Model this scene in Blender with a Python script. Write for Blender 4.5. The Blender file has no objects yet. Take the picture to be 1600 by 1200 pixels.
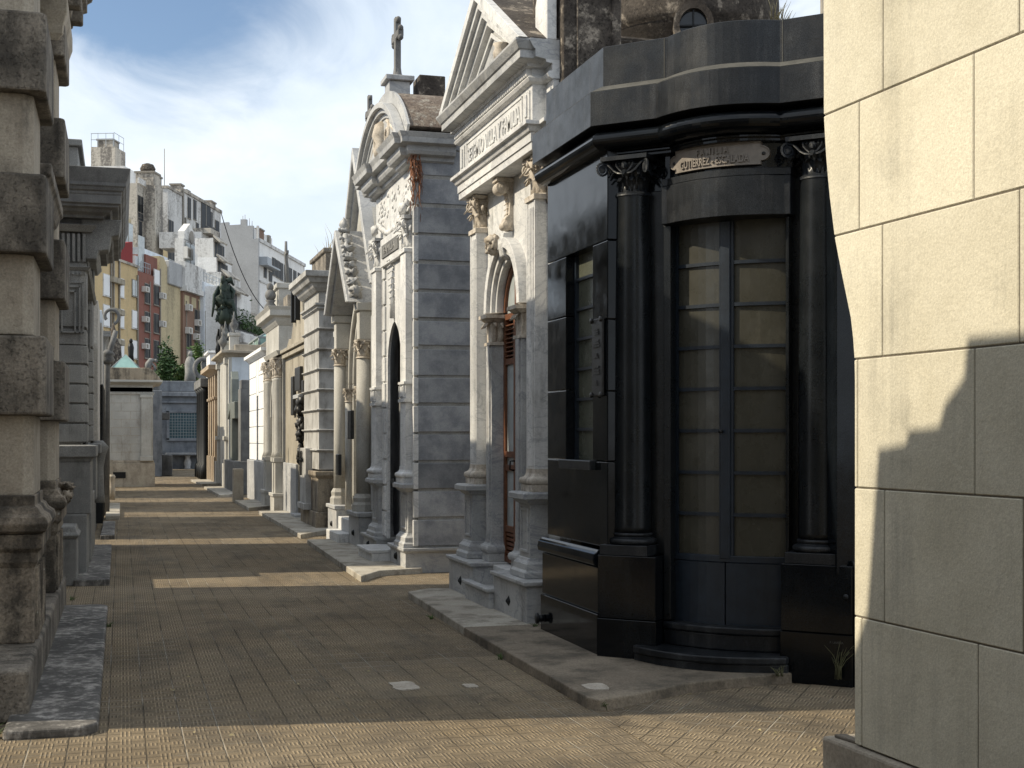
import bpy, bmesh, math, random
from mathutils import Vector, Matrix, noise
PI = math.pi; R = math.radians
sc = bpy.context.scene
COL = sc.collection
random.seed(7)

# ------------------------------------------------------------------ camera data
F = 2100.0; CX = 800.0; HY = 683.0; EYE = 1.65
TH = math.atan(611/2100.0); CT, ST = math.cos(TH), math.sin(TH)

# ------------------------------------------------------------------ nodes / materials
def _mat(name):
    m = bpy.data.materials.new(name); m.use_nodes = True
    nt = m.node_tree; nt.nodes.clear()
    out = nt.nodes.new('ShaderNodeOutputMaterial'); b = nt.nodes.new('ShaderNodeBsdfPrincipled')
    nt.links.new(b.outputs[0], out.inputs[0])
    return m, nt, b
class N:
    """tiny helper to chain nodes"""
    def __init__(s, nt): s.nt = nt
    def new(s, t, **k):
        n = s.nt.nodes.new(t)
        for a, v in k.items(): setattr(n, a, v)
        return n
    def put(s, sock, v):
        if hasattr(v, 'links') or isinstance(v, bpy.types.NodeSocket): s.nt.links.new(v, sock)
        else: sock.default_value = v
    def math(s, op, a, b=0.0, c=None, clamp=False):
        n = s.new('ShaderNodeMath', operation=op); n.use_clamp = clamp
        s.put(n.inputs[0], a); s.put(n.inputs[1], b)
        if c is not None: s.put(n.inputs[2], c)
        return n.outputs[0]
    def mapr(s, v, a, b, c=0.0, d=1.0, smooth=True):
        n = s.new('ShaderNodeMapRange'); n.clamp = True
        if smooth: n.interpolation_type = 'SMOOTHSTEP'
        s.put(n.inputs[0], v)
        for i, x in enumerate((a, b, c, d)): n.inputs[i+1].default_value = x
        return n.outputs[0]
    def mix(s, f, a, b, mode='MIX'):
        n = s.new('ShaderNodeMix', data_type='RGBA', blend_type=mode)
        s.put(n.inputs[0], f)
        for i, v in ((6, a), (7, b)):
            if isinstance(v, tuple): n.inputs[i].default_value = (*v, 1) if len(v) == 3 else v
            else: s.nt.links.new(v, n.inputs[i])
        return n.outputs[2]
    def pos(s): return s.new('ShaderNodeNewGeometry').outputs['Position']
    def scale(s, v, sx, sy, sz):
        n = s.new('ShaderNodeVectorMath', operation='MULTIPLY'); s.put(n.inputs[0], v); n.inputs[1].default_value = (sx, sy, sz)
        return n.outputs[0]
    def noise(s, v, sc_, det=5, rough=.6, dist=0.0):
        n = s.new('ShaderNodeTexNoise'); s.put(n.inputs['Vector'], v)
        n.inputs['Scale'].default_value = sc_; n.inputs['Detail'].default_value = det
        n.inputs['Roughness'].default_value = rough; n.inputs['Distortion'].default_value = dist
        return n.outputs[0]
    def bump(s, h, strength, dist=.01):
        n = s.new('ShaderNodeBump'); s.put(n.inputs['Height'], h)
        n.inputs['Strength'].default_value = strength; n.inputs['Distance'].default_value = dist
        return n.outputs[0]
def set_in(b, name, v):
    if name in b.inputs: b.inputs[name].default_value = v

def stone(name, c1, c2, big=1.3, rough=.85, dirt=None, dirt_amt=.5, streak=(2.6, .35), grain=90, grain_amt=.22,
          bump=.35, veins=None, vein_w=.03, spots=None, spec=.4, coat=0.0, dirt_lo=.45, dirt_hi=.68, pits=0.0, island=0.0):
    m, nt, b = _mat(name); n = N(nt); P = n.pos()
    base = n.mix(n.mapr(n.noise(P, big, 6, .65), .35, .65), c1, c2)
    fine = n.noise(P, grain, 3, .7)
    if veins:
        w = n.noise(n.scale(P, 1, 1, 1.6), 1.1, 6, .6, 2.2)
        v = n.math('ABSOLUTE', n.math('SUBTRACT', w, .5))
        v = n.mapr(v, 0, vein_w, 1, 0)
        v2 = n.noise(n.scale(P, 1, 1, 2.2), 2.3, 5, .6, 3.0)
        v2 = n.mapr(n.math('ABSOLUTE', n.math('SUBTRACT', v2, .5)), 0, vein_w*.8, .6, 0)
        base = n.mix(n.math('MULTIPLY', n.math('MAXIMUM', v, v2), .75), base, veins)
    if dirt:
        s1 = n.noise(n.scale(P, streak[0], streak[0], streak[1]), 1.6, 7, .65)
        s2 = n.noise(P, 3.2, 7, .7)
        f = n.mapr(n.math('ADD', n.math('MULTIPLY', s1, .6), n.math('MULTIPLY', s2, .4)), dirt_lo, dirt_hi)
        base = n.mix(n.math('MULTIPLY', f, dirt_amt), base, dirt)
    if spots:
        vo = n.new('ShaderNodeTexVoronoi'); n.put(vo.inputs['Vector'], P); vo.inputs['Scale'].default_value = spots[1]
        k = n.mapr(n.math('ADD', vo.outputs['Distance'], n.math('MULTIPLY', n.noise(P, 25, 3), .35)), spots[2], spots[2]+.07, 1, 0)
        k = n.math('MULTIPLY', k, n.mapr(n.noise(P, 1.7, 3), .5, .62))
        base = n.mix(k, base, spots[0])
    g = n.mapr(fine, .3, .7, 1-grain_amt, 1+grain_amt, False)
    if island: g = n.math('MULTIPLY', g, n.mapr(n.new('ShaderNodeNewGeometry').outputs['Random Per Island'], 0, 1, 1-island, 1+island, False))
    hsv = n.new('ShaderNodeVectorMath', operation='SCALE'); nt.links.new(base, hsv.inputs[0]); n.put(hsv.inputs['Scale'], g)
    nt.links.new(hsv.outputs[0], b.inputs['Base Color'])
    rr = n.mapr(n.noise(P, 6, 4), .3, .7, max(0.02, rough-.08), min(1, rough+.08), False)
    nt.links.new(rr, b.inputs['Roughness'])
    h = n.math('ADD', n.math('MULTIPLY', fine, .35), n.noise(P, grain*.22, 5, .7))
    if pits: h = n.math('ADD', h, n.math('MULTIPLY', n.mapr(n.noise(P, 38, 4, .8), .3, .45), pits))
    nt.links.new(n.bump(h, bump, .006), b.inputs['Normal'])
    set_in(b, 'Specular IOR Level', spec)
    if coat: set_in(b, 'Coat Weight', coat); set_in(b, 'Coat Roughness', .08)
    return m

def plain(name, c, rough=.5, metal=0.0, var=.15, sc_=8, bump=0.0, spec=.5, trans=0.0, ior=1.45, alpha=1.0):
    m, nt, b = _mat(name); n = N(nt); P = n.pos()
    k = n.mapr(n.noise(P, sc_, 5, .65), .3, .7, 1-var, 1+var, False)
    vm = n.new('ShaderNodeVectorMath', operation='SCALE'); vm.inputs[0].default_value = c; n.put(vm.inputs['Scale'], k)
    nt.links.new(vm.outputs[0], b.inputs['Base Color'])
    b.inputs['Roughness'].default_value = rough; b.inputs['Metallic'].default_value = metal
    set_in(b, 'Specular IOR Level', spec); set_in(b, 'Transmission Weight', trans); set_in(b, 'IOR', ior)
    if bump: nt.links.new(n.bump(n.noise(P, sc_*4, 4), bump, .01), b.inputs['Normal'])
    return m

def tile_mat(name, rot=0.0, tone=1.0):
    m, nt, b = _mat(name); n = N(nt); P = n.pos()
    mp = n.new('ShaderNodeMapping'); n.put(mp.inputs['Vector'], P); mp.inputs['Rotation'].default_value = (0, 0, rot)
    mp.inputs['Location'].default_value = (.07, .03, 0)
    V = mp.outputs[0]
    sp = n.new('ShaderNodeSeparateXYZ'); nt.links.new(V, sp.inputs[0]); X, Y = sp.outputs[0], sp.outputs[1]
    u, v = n.math('MULTIPLY', X, 5.0), n.math('MULTIPLY', Y, 5.0)
    fu, fv = n.math('FRACT', u), n.math('FRACT', v)
    # every 20 cm tile: nine little fields of ribs that turn by ninety degrees
    cu = n.math('FLOOR', n.math('MULTIPLY', fu, 3)); cv = n.math('FLOOR', n.math('MULTIPLY', fv, 3))
    par = n.math('MODULO', n.math('ADD', cu, cv), 2.0)
    ru = n.math('SINE', n.math('MULTIPLY', fu, 2*PI*9)); rv = n.math('SINE', n.math('MULTIPLY', fv, 2*PI*9))
    rib = n.math('ADD', n.math('MULTIPLY', ru, par), n.math('MULTIPLY', rv, n.math('SUBTRACT', 1.0, par)))
    wear = n.mapr(n.noise(P, 1.8, 5, .7), .35, .62, .55, 1.0)
    rib = n.math('MULTIPLY', n.mapr(rib, -.7, .7, 0, 1), wear)
    def edge(f, w): return n.math('MINIMUM', n.math('MINIMUM', f, n.math('SUBTRACT', 1.0, f)), 1.0)
    e = n.math('MINIMUM', edge(fu, 0), edge(fv, 0))
    gr = n.mapr(e, .008, .03, 1, 0)
    # tile tone
    fl = n.new('ShaderNodeCombineXYZ'); n.put(fl.inputs[0], n.math('FLOOR', u)); n.put(fl.inputs[1], n.math('FLOOR', v))
    wn = n.new('ShaderNodeTexWhiteNoise', noise_dimensions='2D'); nt.links.new(fl.outputs[0], wn.inputs['Vector'])
    base = n.mix(n.mapr(n.noise(P, .8, 6, .65), .35, .65), (.285*tone, .218*tone, .134*tone), (.39*tone, .31*tone, .205*tone))
    base = n.mix(n.math('MULTIPLY', wn.outputs['Value'], .35), base, (.225*tone, .184*tone, .13*tone))
    base = n.mix(n.math('MULTIPLY', n.mapr(n.noise(n.scale(P, 1, .5, 1), 1.5, 8, .7), .45, .68), .7), base, (.11, .095, .075))
    base = n.mix(n.math('MULTIPLY', n.math('SUBTRACT', 1.0, rib), .68), base, (.075, .062, .046))  # shade in the grooves between ribs, painted in as dark colour
    fq = n.new('ShaderNodeCombineXYZ'); n.put(fq.inputs[0], n.math('FLOOR', n.math('MULTIPLY', X, 1.25))); n.put(fq.inputs[1], n.math('FLOOR', n.math('MULTIPLY', Y, .714)))
    wq = n.new('ShaderNodeTexWhiteNoise', noise_dimensions='2D'); nt.links.new(fq.outputs[0], wq.inputs['Vector'])
    base = n.mix(n.math('MULTIPLY', n.mapr(wq.outputs['Value'], .80, .82), .16), base, (.42*tone, .35*tone, .25*tone))
    base = n.mix(n.math('MULTIPLY', n.mapr(n.noise(n.scale(P, 1.3, .25, 1), 1.2, 8, .75), .54, .66), .45), base, (.09, .08, .065))
    # joints: some pale with lime, some dark with soil
    jf = n.mapr(n.noise(n.scale(P, 1, .45, 1), 1.6, 4, .6), .46, .56)
    jc = n.mix(jf, (.075, .065, .05), (.46, .42, .35))
    ga = n.mapr(n.noise(P, .9, 4, .6), .38, .6, .12, .8)
    base = n.mix(n.math('MULTIPLY', gr, ga), base, jc)
    nt.links.new(base, b.inputs['Base Color'])
    b.inputs['Roughness'].default_value = .88; set_in(b, 'Specular IOR Level', .25)
    h = n.math('ADD', n.math('MULTIPLY', rib, 1.0), n.math('MULTIPLY', n.noise(P, 60, 4, .7), .8))
    h = n.math('SUBTRACT', h, n.math('MULTIPLY', gr, 1.2))
    nt.links.new(n.bump(h, 1.0, .009), b.inputs['Normal'])
    return m

M = {}
M['tiles'] = tile_mat('ribbed_paving_tiles')
M['tiles_turned'] = tile_mat('ribbed_paving_tiles_turned', R(38), 1.06)
M['cream'] = stone('cream_render_blocks', (.525, .49, .385), (.62, .585, .475), 1.1, .92, island=.07, dirt=(.30, .285, .235), dirt_amt=.75, streak=(3.4, .14), grain=95, grain_amt=.15, bump=.7, dirt_lo=.47, dirt_hi=.72)
M['mortar'] = stone('dark_mortar', (.13, .115, .09), (.19, .165, .135), 4)
M['granite'] = stone('polished_black_granite', (.003, .004, .0055), (.0055, .007, .009), 2.0, .10, island=.3, dirt=(.020, .023, .026), dirt_amt=.5, streak=(4.0, .3), grain=170, grain_amt=.8, bump=.015, spec=.26, dirt_lo=.5, dirt_hi=.8)
M['granite_satin'] = stone('satin_black_granite', (.005, .0065, .008), (.010, .012, .014), 2.0, .30, dirt=(.035, .038, .038), dirt_amt=.5, streak=(7.0, .25), grain=190, grain_amt=1.2, bump=.03, spec=.28, dirt_lo=.5, dirt_hi=.75)
M['granite_dull'] = stone('weathered_black_granite', (.0075, .009, .0115), (.015, .0175, .021), 2.4, .36, dirt=(.072, .073, .076), dirt_amt=.6, streak=(6.0, .2), grain=190, grain_amt=1.2, bump=.05, spec=.3, dirt_lo=.46, dirt_hi=.75)
M['granite_top'] = stone('dusty_granite_ledge', (.05, .05, .045), (.085, .083, .075), 4, .8)
M['door_iron'] = plain('blue_black_painted_steel', (.012, .018, .027), .4, .0, .3, 9, .08)
M['door_glass'] = stone('frosted_olive_pane', (.034, .033, .025), (.047, .045, .034), .7, .29, dirt=(.2, .19, .16), dirt_amt=.35, grain=40, grain_amt=.08, bump=.02, spec=.5, streak=(3, .9), dirt_lo=.5, dirt_hi=.8)
M['side_glass'] = stone('dull_green_pane', (.06, .066, .052), (.085, .09, .068), 1.5, .22, bump=.02)
M['plate'] = plain('pale_bronze_plate', (.215, .19, .165), .5, .2, .2, 12, .1)
M['plate_dark'] = plain('dark_bronze', (.045, .045, .045), .45, .5, .3, 30, .2)
M['marble'] = stone('pale_weathered_marble', (.52, .52, .515), (.68, .68, .67), 1.6, .6, island=.07, dirt=(.15, .145, .13), dirt_amt=.85, veins=(.40, .41, .42), grain=60, grain_amt=.08, bump=.12, dirt_lo=.5, dirt_hi=.72)
M['marble_grey'] = stone('grey_veined_marble', (.33, .335, .337), (.46, .462, .455), 1.4, .62, island=.06, dirt=(.13, .12, .105), dirt_amt=.7, veins=(.25, .26, .28), grain=60, grain_amt=.1, bump=.15, dirt_lo=.5, dirt_hi=.72)
M['marble_carved'] = stone('warm_carved_marble', (.44, .385, .315), (.56, .51, .44), 6, .7, dirt=(.12, .095, .07), dirt_amt=.75, streak=(6, 3), grain=60, bump=.3, dirt_lo=.46, dirt_hi=.66)
M['bluemarble'] = stone('blue_grey_marble_blocks', (.17, .182, .203), (.33, .34, .355), 2.8, .6, island=.2, dirt=(.05, .05, .05), dirt_amt=.6, veins=(.24, .255, .28), vein_w=.008, grain=80, grain_amt=.12, bump=.12, dirt_lo=.52, dirt_hi=.74)
M['band'] = stone('light_joint_bands', (.25, .25, .245), (.38, .375, .355), 3, .8, dirt=(.14, .13, .11), dirt_amt=.6)
M['oldstone'] = stone('brown_weathered_render', (.25, .205, .15), (.34, .29, .22), 1.6, .92, dirt=(.035, .03, .026), dirt_amt=.85, streak=(2.5, .6), grain=60, grain_amt=.3, bump=.9, pits=1.0, dirt_lo=.44, dirt_hi=.62)
M['oldstone_dark'] = stone('blackened_render', (.155, .138, .115), (.28, .248, .205), 3.4, .93, island=.12, dirt=(.03, .027, .024), dirt_amt=.8, streak=(2.5, .7), grain=60, grain_amt=.35, bump=1.0, pits=1.2, dirt_lo=.42, dirt_hi=.62)
M['oldstone_light'] = stone('sandy_weathered_render', (.30, .262, .21), (.41, .365, .295), 2.6, .92, island=.08, dirt=(.1, .088, .07), dirt_amt=.75, streak=(2.5, .5), grain=60, grain_amt=.22, bump=.7, pits=.6, dirt_lo=.5, dirt_hi=.7)
M['pedestal'] = stone('lichened_plinth_render', (.22, .185, .145), (.34, .29, .225), 2.6, .93, dirt=(.028, .026, .023), dirt_amt=.85, streak=(2.0, .9), grain=60, grain_amt=.35, bump=1.0, pits=1.0, dirt_lo=.42, dirt_hi=.58, spots=((.42, .42, .37), 9, .22))
M['lichen'] = stone('brown_lichened_roof', (.10, .075, .06), (.17, .135, .105), 9, .95, dirt=(.3, .28, .24), dirt_amt=.75, streak=(7, 7), grain=45, grain_amt=.5, bump=1.0, pits=1.5, dirt_lo=.5, dirt_hi=.62)
M['stained'] = stone('stained_dark_plaster', (.04, .033, .028), (.085, .072, .06), 3.2, .95, dirt=(.38, .33, .27), dirt_amt=.6, streak=(6.0, 5.0), grain=40, grain_amt=.4, bump=1.0, pits=1.5, dirt_lo=.52, dirt_hi=.60)
M['greygranite'] = stone('grey_speckled_granite', (.17, .17, .165), (.24, .24, .23), 1.8, .7, dirt=(.05, .05, .048), dirt_amt=.7, streak=(3, .5), grain=120, grain_amt=.5, bump=.35, dirt_lo=.5, dirt_hi=.7)
M['greystone'] = stone('dark_grey_stone', (.12, .12, .12), (.19, .19, .185), 2, .8, dirt=(.04, .04, .04), dirt_amt=.6, grain=70, bump=.3)
M['slabrough'] = stone('rough_pale_panel', (.4, .38, .35), (.5, .48, .44), 3, .9, grain=30, grain_amt=.2, bump=1.0, pits=1.0)
M['slab'] = stone('worn_pavement_slab', (.055, .052, .048), (.12, .113, .105), 1.6, .8, dirt=(.42, .40, .37), dirt_amt=.7, streak=(9, 4), grain=60, grain_amt=.25, bump=.5, dirt_lo=.48, dirt_hi=.62)
M['slab_clean'] = stone('grey_pavement_slab', (.34, .31, .26), (.44, .41, .35), 1.2, .85, dirt=(.15, .13, .10), dirt_amt=.8, streak=(2, 2), grain=60, grain_amt=.2, bump=.5, dirt_lo=.44, dirt_hi=.66)
M['slab_brown'] = stone('soiled_pavement_slab', (.17, .14, .105), (.24, .2, .15), 1.4, .9, dirt=(.07, .06, .045), dirt_amt=.8, streak=(2, 2), grain=60, grain_amt=.3, bump=.6, dirt_lo=.42, dirt_hi=.66)
M['pale_patch'] = stone('pale_mortar_patch', (.34, .30, .25), (.46, .42, .36), 6, .9, grain=70, bump=.5)
M['tanstone'] = stone('tan_stone_facing', (.28, .25, .195), (.36, .325, .26), 1.3, .85, dirt=(.12, .1, .08), dirt_amt=.6, bump=.3)
M['sand'] = stone('grey_banded_limestone', (.34, .335, .32), (.46, .455, .44), 1.3, .85, dirt=(.12, .11, .095), dirt_amt=.75, streak=(3, .9), bump=.3, dirt_lo=.46, dirt_hi=.66)
M['whitewash'] = stone('white_painted_render', (.74, .75, .76), (.8, .8, .8), 1.3, .8, dirt=(.45, .45, .44), dirt_amt=.45, bump=.1, grain_amt=.04)
M['paleblue'] = stone('pale_blue_render', (.50, .55, .61), (.58, .63, .68), .9, .85, dirt=(.25, .28, .3), dirt_amt=.5, bump=.1, grain_amt=.05)
M['creamstone'] = stone('cream_limestone', (.37, .36, .33), (.47, .46, .425), 1.1, .8, dirt=(.22, .19, .15), dirt_amt=.7, bump=.25, dirt_lo=.48, dirt_hi=.7)
M['ochre'] = stone('warm_ochre_stone', (.33, .265, .19), (.42, .345, .26), 1.5, .85, dirt=(.2, .13, .08), dirt_amt=.6, bump=.2)
M['greenstone'] = stone('grey_green_polished_stone', (.13, .145, .13), (.2, .215, .195), 1.2, .4, dirt=(.08, .085, .08), dirt_amt=.5, grain_amt=.1, bump=.05)
M['bluetomb'] = stone('dark_blue_grey_stone', (.15, .165, .185), (.22, .235, .255), .9, .8, dirt=(.055, .06, .07), dirt_amt=.75, streak=(2, .5), bump=.3)
M['rosewood'] = plain('red_brown_wood', (.135, .052, .024), .5, 0, .35, 14, .3)
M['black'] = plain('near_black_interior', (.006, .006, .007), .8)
M['dark_iron'] = plain('black_iron', (.012, .013, .014), .5, .4, .3, 20, .2)
M['bronze'] = plain('green_bronze', (.018, .03, .023), .5, .35, .45, 5, .4)
M['glass_pale'] = plain('pale_door_glass', (.38, .42, .43), .12, 0, .2, 3)
M['glass_dark'] = plain('dark_window_glass', (.03, .035, .042), .12, 0, .3, 2)
M['far_glass'] = plain('far_window_glass', (.02, .023, .028), .5, 0, .3, 2, spec=.15)
M['glass_teal'] = plain('teal_skylight_glass', (.22, .36, .34), .15, 0, .2, 2)
M['glass_blue'] = plain('blue_leaded_glass', (.05, .1, .12), .25, 0, .3, 10)
M['lead'] = plain('lead_came', (.22, .25, .26), .6, .2)
M['leaf'] = plain('dark_green_leaf', (.035, .075, .02), .6, 0, .5, 3)
M['leaf2'] = plain('mid_green_leaf', (.07, .125, .03), .6, 0, .5, 3)
M['dry'] = plain('dry_reddish_creeper', (.22, .10, .055), .9, 0, .5, 20)
M['weed'] = plain('dull_weed', (.10, .10, .05), .9, 0, .4, 20)
M['straw'] = plain('dry_straw', (.36, .31, .18), .9, 0, .4, 20)
M['bark'] = plain('grey_bark', (.1, .085, .065), .9, 0, .4, 12, .5)
def wallpaint(name, c, dirt, amt=.7, lo=.47, hi=.66):
    c2 = tuple(x*1.18 for x in c)
    return stone(name, c, c2, .12, .9, dirt=dirt, dirt_amt=amt, streak=(.28, .06), grain=6, grain_amt=.1, bump=.1, dirt_lo=lo, dirt_hi=hi)
M['ap_yellow'] = wallpaint('yellow_render', (.50, .385, .215), (.27, .23, .14), .6)
M['ap_red'] = wallpaint('red_brick_render', (.215, .092, .07), (.14, .06, .045), .6)
M['ap_beige'] = wallpaint('beige_render', (.44, .375, .24), (.22, .19, .13), .75)
M['ap_brick'] = wallpaint('brown_brick', (.2, .125, .09), (.11, .075, .06), .6)
M['ap_white'] = wallpaint('stained_white_render', (.56, .56, .55), (.16, .15, .14), .85, .46, .62)
M['ap_pale'] = wallpaint('pale_blue_white_render', (.56, .60, .64), (.3, .32, .34), .5)
M['ap_clean'] = wallpaint('white_render', (.68, .68, .67), (.36, .36, .35), .6)
M['ap_grey'] = wallpaint('grey_party_wall', (.36, .37, .38), (.22, .225, .23), .5)
M['ap_old'] = wallpaint('mouldy_chimney_render', (.42, .39, .34), (.12, .11, .10), .9, .44, .58)
M['shutter'] = plain('white_roller_shutter', (.74, .76, .78), .5, 0, .05)
M['ac'] = plain('pale_air_conditioner', (.58, .57, .54), .5, 0, .1)
M['fabric_red'] = plain('dark_red_awning', (.22, .02, .02), .8, 0, .2)
M['fabric_cream'] = plain('cream_awning', (.62, .52, .42), .8, 0, .1)
M['pipe'] = plain('grey_pipe', (.22, .2, .17), .6, 0, .2)
M['rail'] = plain('pale_metal_rail', (.34, .37, .4), .5, .3, .1)

# ------------------------------------------------------------------ mesh builder
class MB:
    def __init__(s, xf=None): s.v = []; s.f = []; s.sm = []; s.xf = xf
    def add(s, vs, fs, smooth=False):
        o = len(s.v)
        if s.xf is not None: vs = [tuple(s.xf @ Vector(p)) for p in vs]
        s.v += [tuple(p) for p in vs]
        for f in fs: s.f.append([i+o for i in f]); s.sm.append(smooth)
        return s
    def box(s, x0, x1, y0, y1, z0, z1):
        v = [(x, y, z) for z in (z0, z1) for y in (y0, y1) for x in (x0, x1)]
        return s.add(v, [(0, 2, 3, 1), (4, 5, 7, 6), (0, 1, 5, 4), (2, 6, 7, 3), (0, 4, 6, 2), (1, 3, 7, 5)])
    def taper(s, x0, x1, y0, y1, z0, z1, t):
        v = [(x0, y0, z0), (x1, y0, z0), (x1, y1, z0), (x0, y1, z0), (x0+t, y0+t, z1), (x1-t, y0+t, z1), (x1-t, y1-t, z1), (x0+t, y1-t, z1)]
        return s.add(v, [(0, 3, 2, 1), (4, 5, 6, 7), (0, 1, 5, 4), (1, 2, 6, 5), (2, 3, 7, 6), (3, 0, 4, 7)])
    def _ext(s, poly, a, b, mk, smooth=False):
        n = len(poly)
        v = [mk(p, a) for p in poly] + [mk(p, b) for p in poly]
        f = [tuple(range(n)), tuple(range(2*n-1, n-1, -1))] + [(i, (i+1) % n, n+(i+1) % n, n+i) for i in range(n)]
        return s.add(v, f, smooth)
    def prism(s, poly, z0, z1): return s._ext(poly, z0, z1, lambda p, t: (p[0], p[1], t))
    def xz(s, poly, y0, y1): return s._ext(poly, y0, y1, lambda p, t: (p[0], t, p[1]))
    def yz(s, poly, x0, x1): return s._ext(poly, x0, x1, lambda p, t: (t, p[0], p[1]))
    def ribbon(s, inn, out, y0, y1, closed=False):
        """band between two xz polylines, given thickness in y"""
        n = len(inn); v = []
        for p, q in zip(inn, out): v += [(p[0], y0, p[1]), (q[0], y0, q[1]), (q[0], y1, q[1]), (p[0], y1, p[1])]
        f = []
        for i in range(n-1 if not closed else n):
            a, b = 4*i, 4*((i+1) % n)
            for k in range(4): f.append((a+k, a+(k+1) % 4, b+(k+1) % 4, b+k))
        if not closed: f += [(3, 2, 1, 0), (4*n-4, 4*n-3, 4*n-2, 4*n-1)]
        return s.add(v, f)
    def arch(s, cx, zc, r0, r1, y0, y1, a0=0., a1=PI, n=20, k=1.0):
        an = [a0+(a1-a0)*i/n for i in range(n+1)]
        return s.ribbon([(cx+r0*math.cos(a), zc+r0*k*math.sin(a)) for a in an], [(cx+r1*math.cos(a), zc+r1*k*math.sin(a)) for a in an], y0, y1)
    def mould(s, path, prof, closed=False):
        """profile [(out, z)] carried along a plan path with mitred corners; outward is to the right of travel"""
        n = len(path); m = len(prof); offs = []
        for i in range(n):
            ds = []
            if i > 0 or closed: a, b = path[i-1], path[i]; ds.append((b[0]-a[0], b[1]-a[1]))
            if i < n-1 or closed: a, b = path[i], path[(i+1) % n]; ds.append((b[0]-a[0], b[1]-a[1]))
            ns = []
            for d in ds:
                L = math.hypot(*d); ns.append((d[1]/L, -d[0]/L))
            if len(ns) == 1: offs.append(ns[0])
            else:
                sx, sy = ns[0][0]+ns[1][0], ns[0][1]+ns[1][1]; L2 = sx*sx+sy*sy
                offs.append((2*sx/L2, 2*sy/L2))
        v = []
        for p, o in zip(path, offs): v += [(p[0]+o[0]*a, p[1]+o[1]*a, z) for a, z in prof]
        f = []
        for i in range(n if closed else n-1):
            a, b = m*i, m*((i+1) % n)
            for k in range(m): f.append((a+k, b+k, b+(k+1) % m, a+(k+1) % m))
        if not closed: f += [tuple(range(m)), tuple(range(m*n-1, m*n-m-1, -1))]
        return s.add(v, f)
    def lathe(s, prof, cx=0, cy=0, n=20, smooth=True, sx=1, sy=1):
        v = []; f = []; m = len(prof)
        for r, z in prof:
            for i in range(n): a = 2*PI*i/n; v.append((cx+r*sx*math.cos(a), cy+r*sy*math.sin(a), z))
        for j in range(m-1):
            for i in range(n): k = (i+1) % n; f.append((j*n+i, j*n+k, (j+1)*n+k, (j+1)*n+i))
        s.add(v, f+[tuple(range(n-1, -1, -1)), tuple(range((m-1)*n, m*n))], smooth)
        for q in (1, 2): s.sm[-q] = False
        return s
    def tube(s, pts, r, n=7, flat=1.0):
        pts = [Vector(p) for p in pts]; m = len(pts); v = []; f = []
        rs = r if isinstance(r, (list, tuple)) else [r]*m
        up = Vector((0, 0, 1)); prev = None
        for i, p in enumerate(pts):
            d = (pts[min(i+1, m-1)]-pts[max(i-1, 0)]).normalized()
            if prev is None: a = d.cross(up) if abs(d.z) < .95 else d.cross(Vector((0, 1, 0)))
            else: a = prev-d*prev.dot(d)
            a.normalize(); prev = a; b = d.cross(a)
            for k in range(n): t = 2*PI*k/n; v.append(p+(a*math.cos(t)+b*math.sin(t)*flat)*rs[i])
        for i in range(m-1):
            for k in range(n): q = (k+1) % n; f.append((i*n+k, i*n+q, (i+1)*n+q, (i+1)*n+k))
        return s.add(v, f+[tuple(range(n-1, -1, -1)), tuple(range((m-1)*n, m*n))], True)
    def blob(s, c, r, amp=.15, fr=2.0, n=14, seed=0):
        v = []; f = []; m = n//2+1
        for j in range(m+1):
            t = PI*j/m
            for i in range(n):
                a = 2*PI*i/n; d = Vector((math.sin(t)*math.cos(a), math.sin(t)*math.sin(a), math.cos(t)))
                k = 1+amp*noise.noise(d*fr+Vector((seed, seed*1.7, 0)))*2
                v.append((c[0]+d.x*r[0]*k, c[1]+d.y*r[1]*k, c[2]+d.z*r[2]*k))
        for j in range(m):
            for i in range(n): q = (i+1) % n; f.append((j*n+i, (j+1)*n+i, (j+1)*n+q, j*n+q))
        return s.add(v, f, True)
    def leafstrip(s, c, ang, r0, r1, z0, z1, w, curl=.35, t=.012, n=6):
        """one acanthus leaf leaning off a bell and curling over at its tip"""
        v = []; f = []; ca, sa = math.cos(ang), math.sin(ang); h = z1-z0
        for i in range(n+1):
            u = i/n
            rr = r0+(r1-r0)*u**2.2; zz = z0+h*math.sin(u*PI*.62)/math.sin(PI*.62 if PI*.62 < PI/2 else PI/2)
            if u > .72: rr += curl*h*(u-.72)*1.7; zz -= (u-.72)**2*h*3.2
            ww = w*(math.sin(PI*min(.93, .22+u*.72)))*(1+.18*math.sin(u*PI*6))
            for side in (-1, 0, 1):
                x = rr-(.35*ww if side else 0)*.35; y = side*ww*.5
                v.append((c[0]+x*ca-y*sa, c[1]+x*sa+y*ca, zz)); x2 = x-t
                v.append((c[0]+x2*ca-y*sa, c[1]+x2*sa+y*ca, zz-t*.3))
        for i in range(n):
            a, b = 6*i, 6*(i+1)
            f += [(a, a+2, b+2, b), (a+2, a+4, b+4, b+2), (a+1, b+1, b+3, a+3), (a+3, b+3, b+5, a+5), (a, b, b+1, a+1), (a+4, a+5, b+5, b+4)]
        f += [(0, 1, 3, 2), (2, 3, 5, 4), (6*n, 6*n+2, 6*n+3, 6*n+1), (6*n+2, 6*n+4, 6*n+5, 6*n+3)]
        return s.add(v, f, True)
    def spiral(s, c, ang, r, turns=2.0, tr=.008, n=26, sgn=1):
        """volute standing in the vertical plane at angle ang"""
        ca, sa = math.cos(ang), math.sin(ang); pts = []; rs = []
        for i in range(n+1):
            u = i/n; a = PI/2-sgn*u*turns*2*PI; rr = r*(1-u*.85)
            pts.append((c[0]+rr*math.cos(a)*ca, c[1]+rr*math.cos(a)*sa, c[2]+rr*math.sin(a))); rs.append(tr*(1-.35*u))
        return s.tube(pts, rs, 6)
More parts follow.
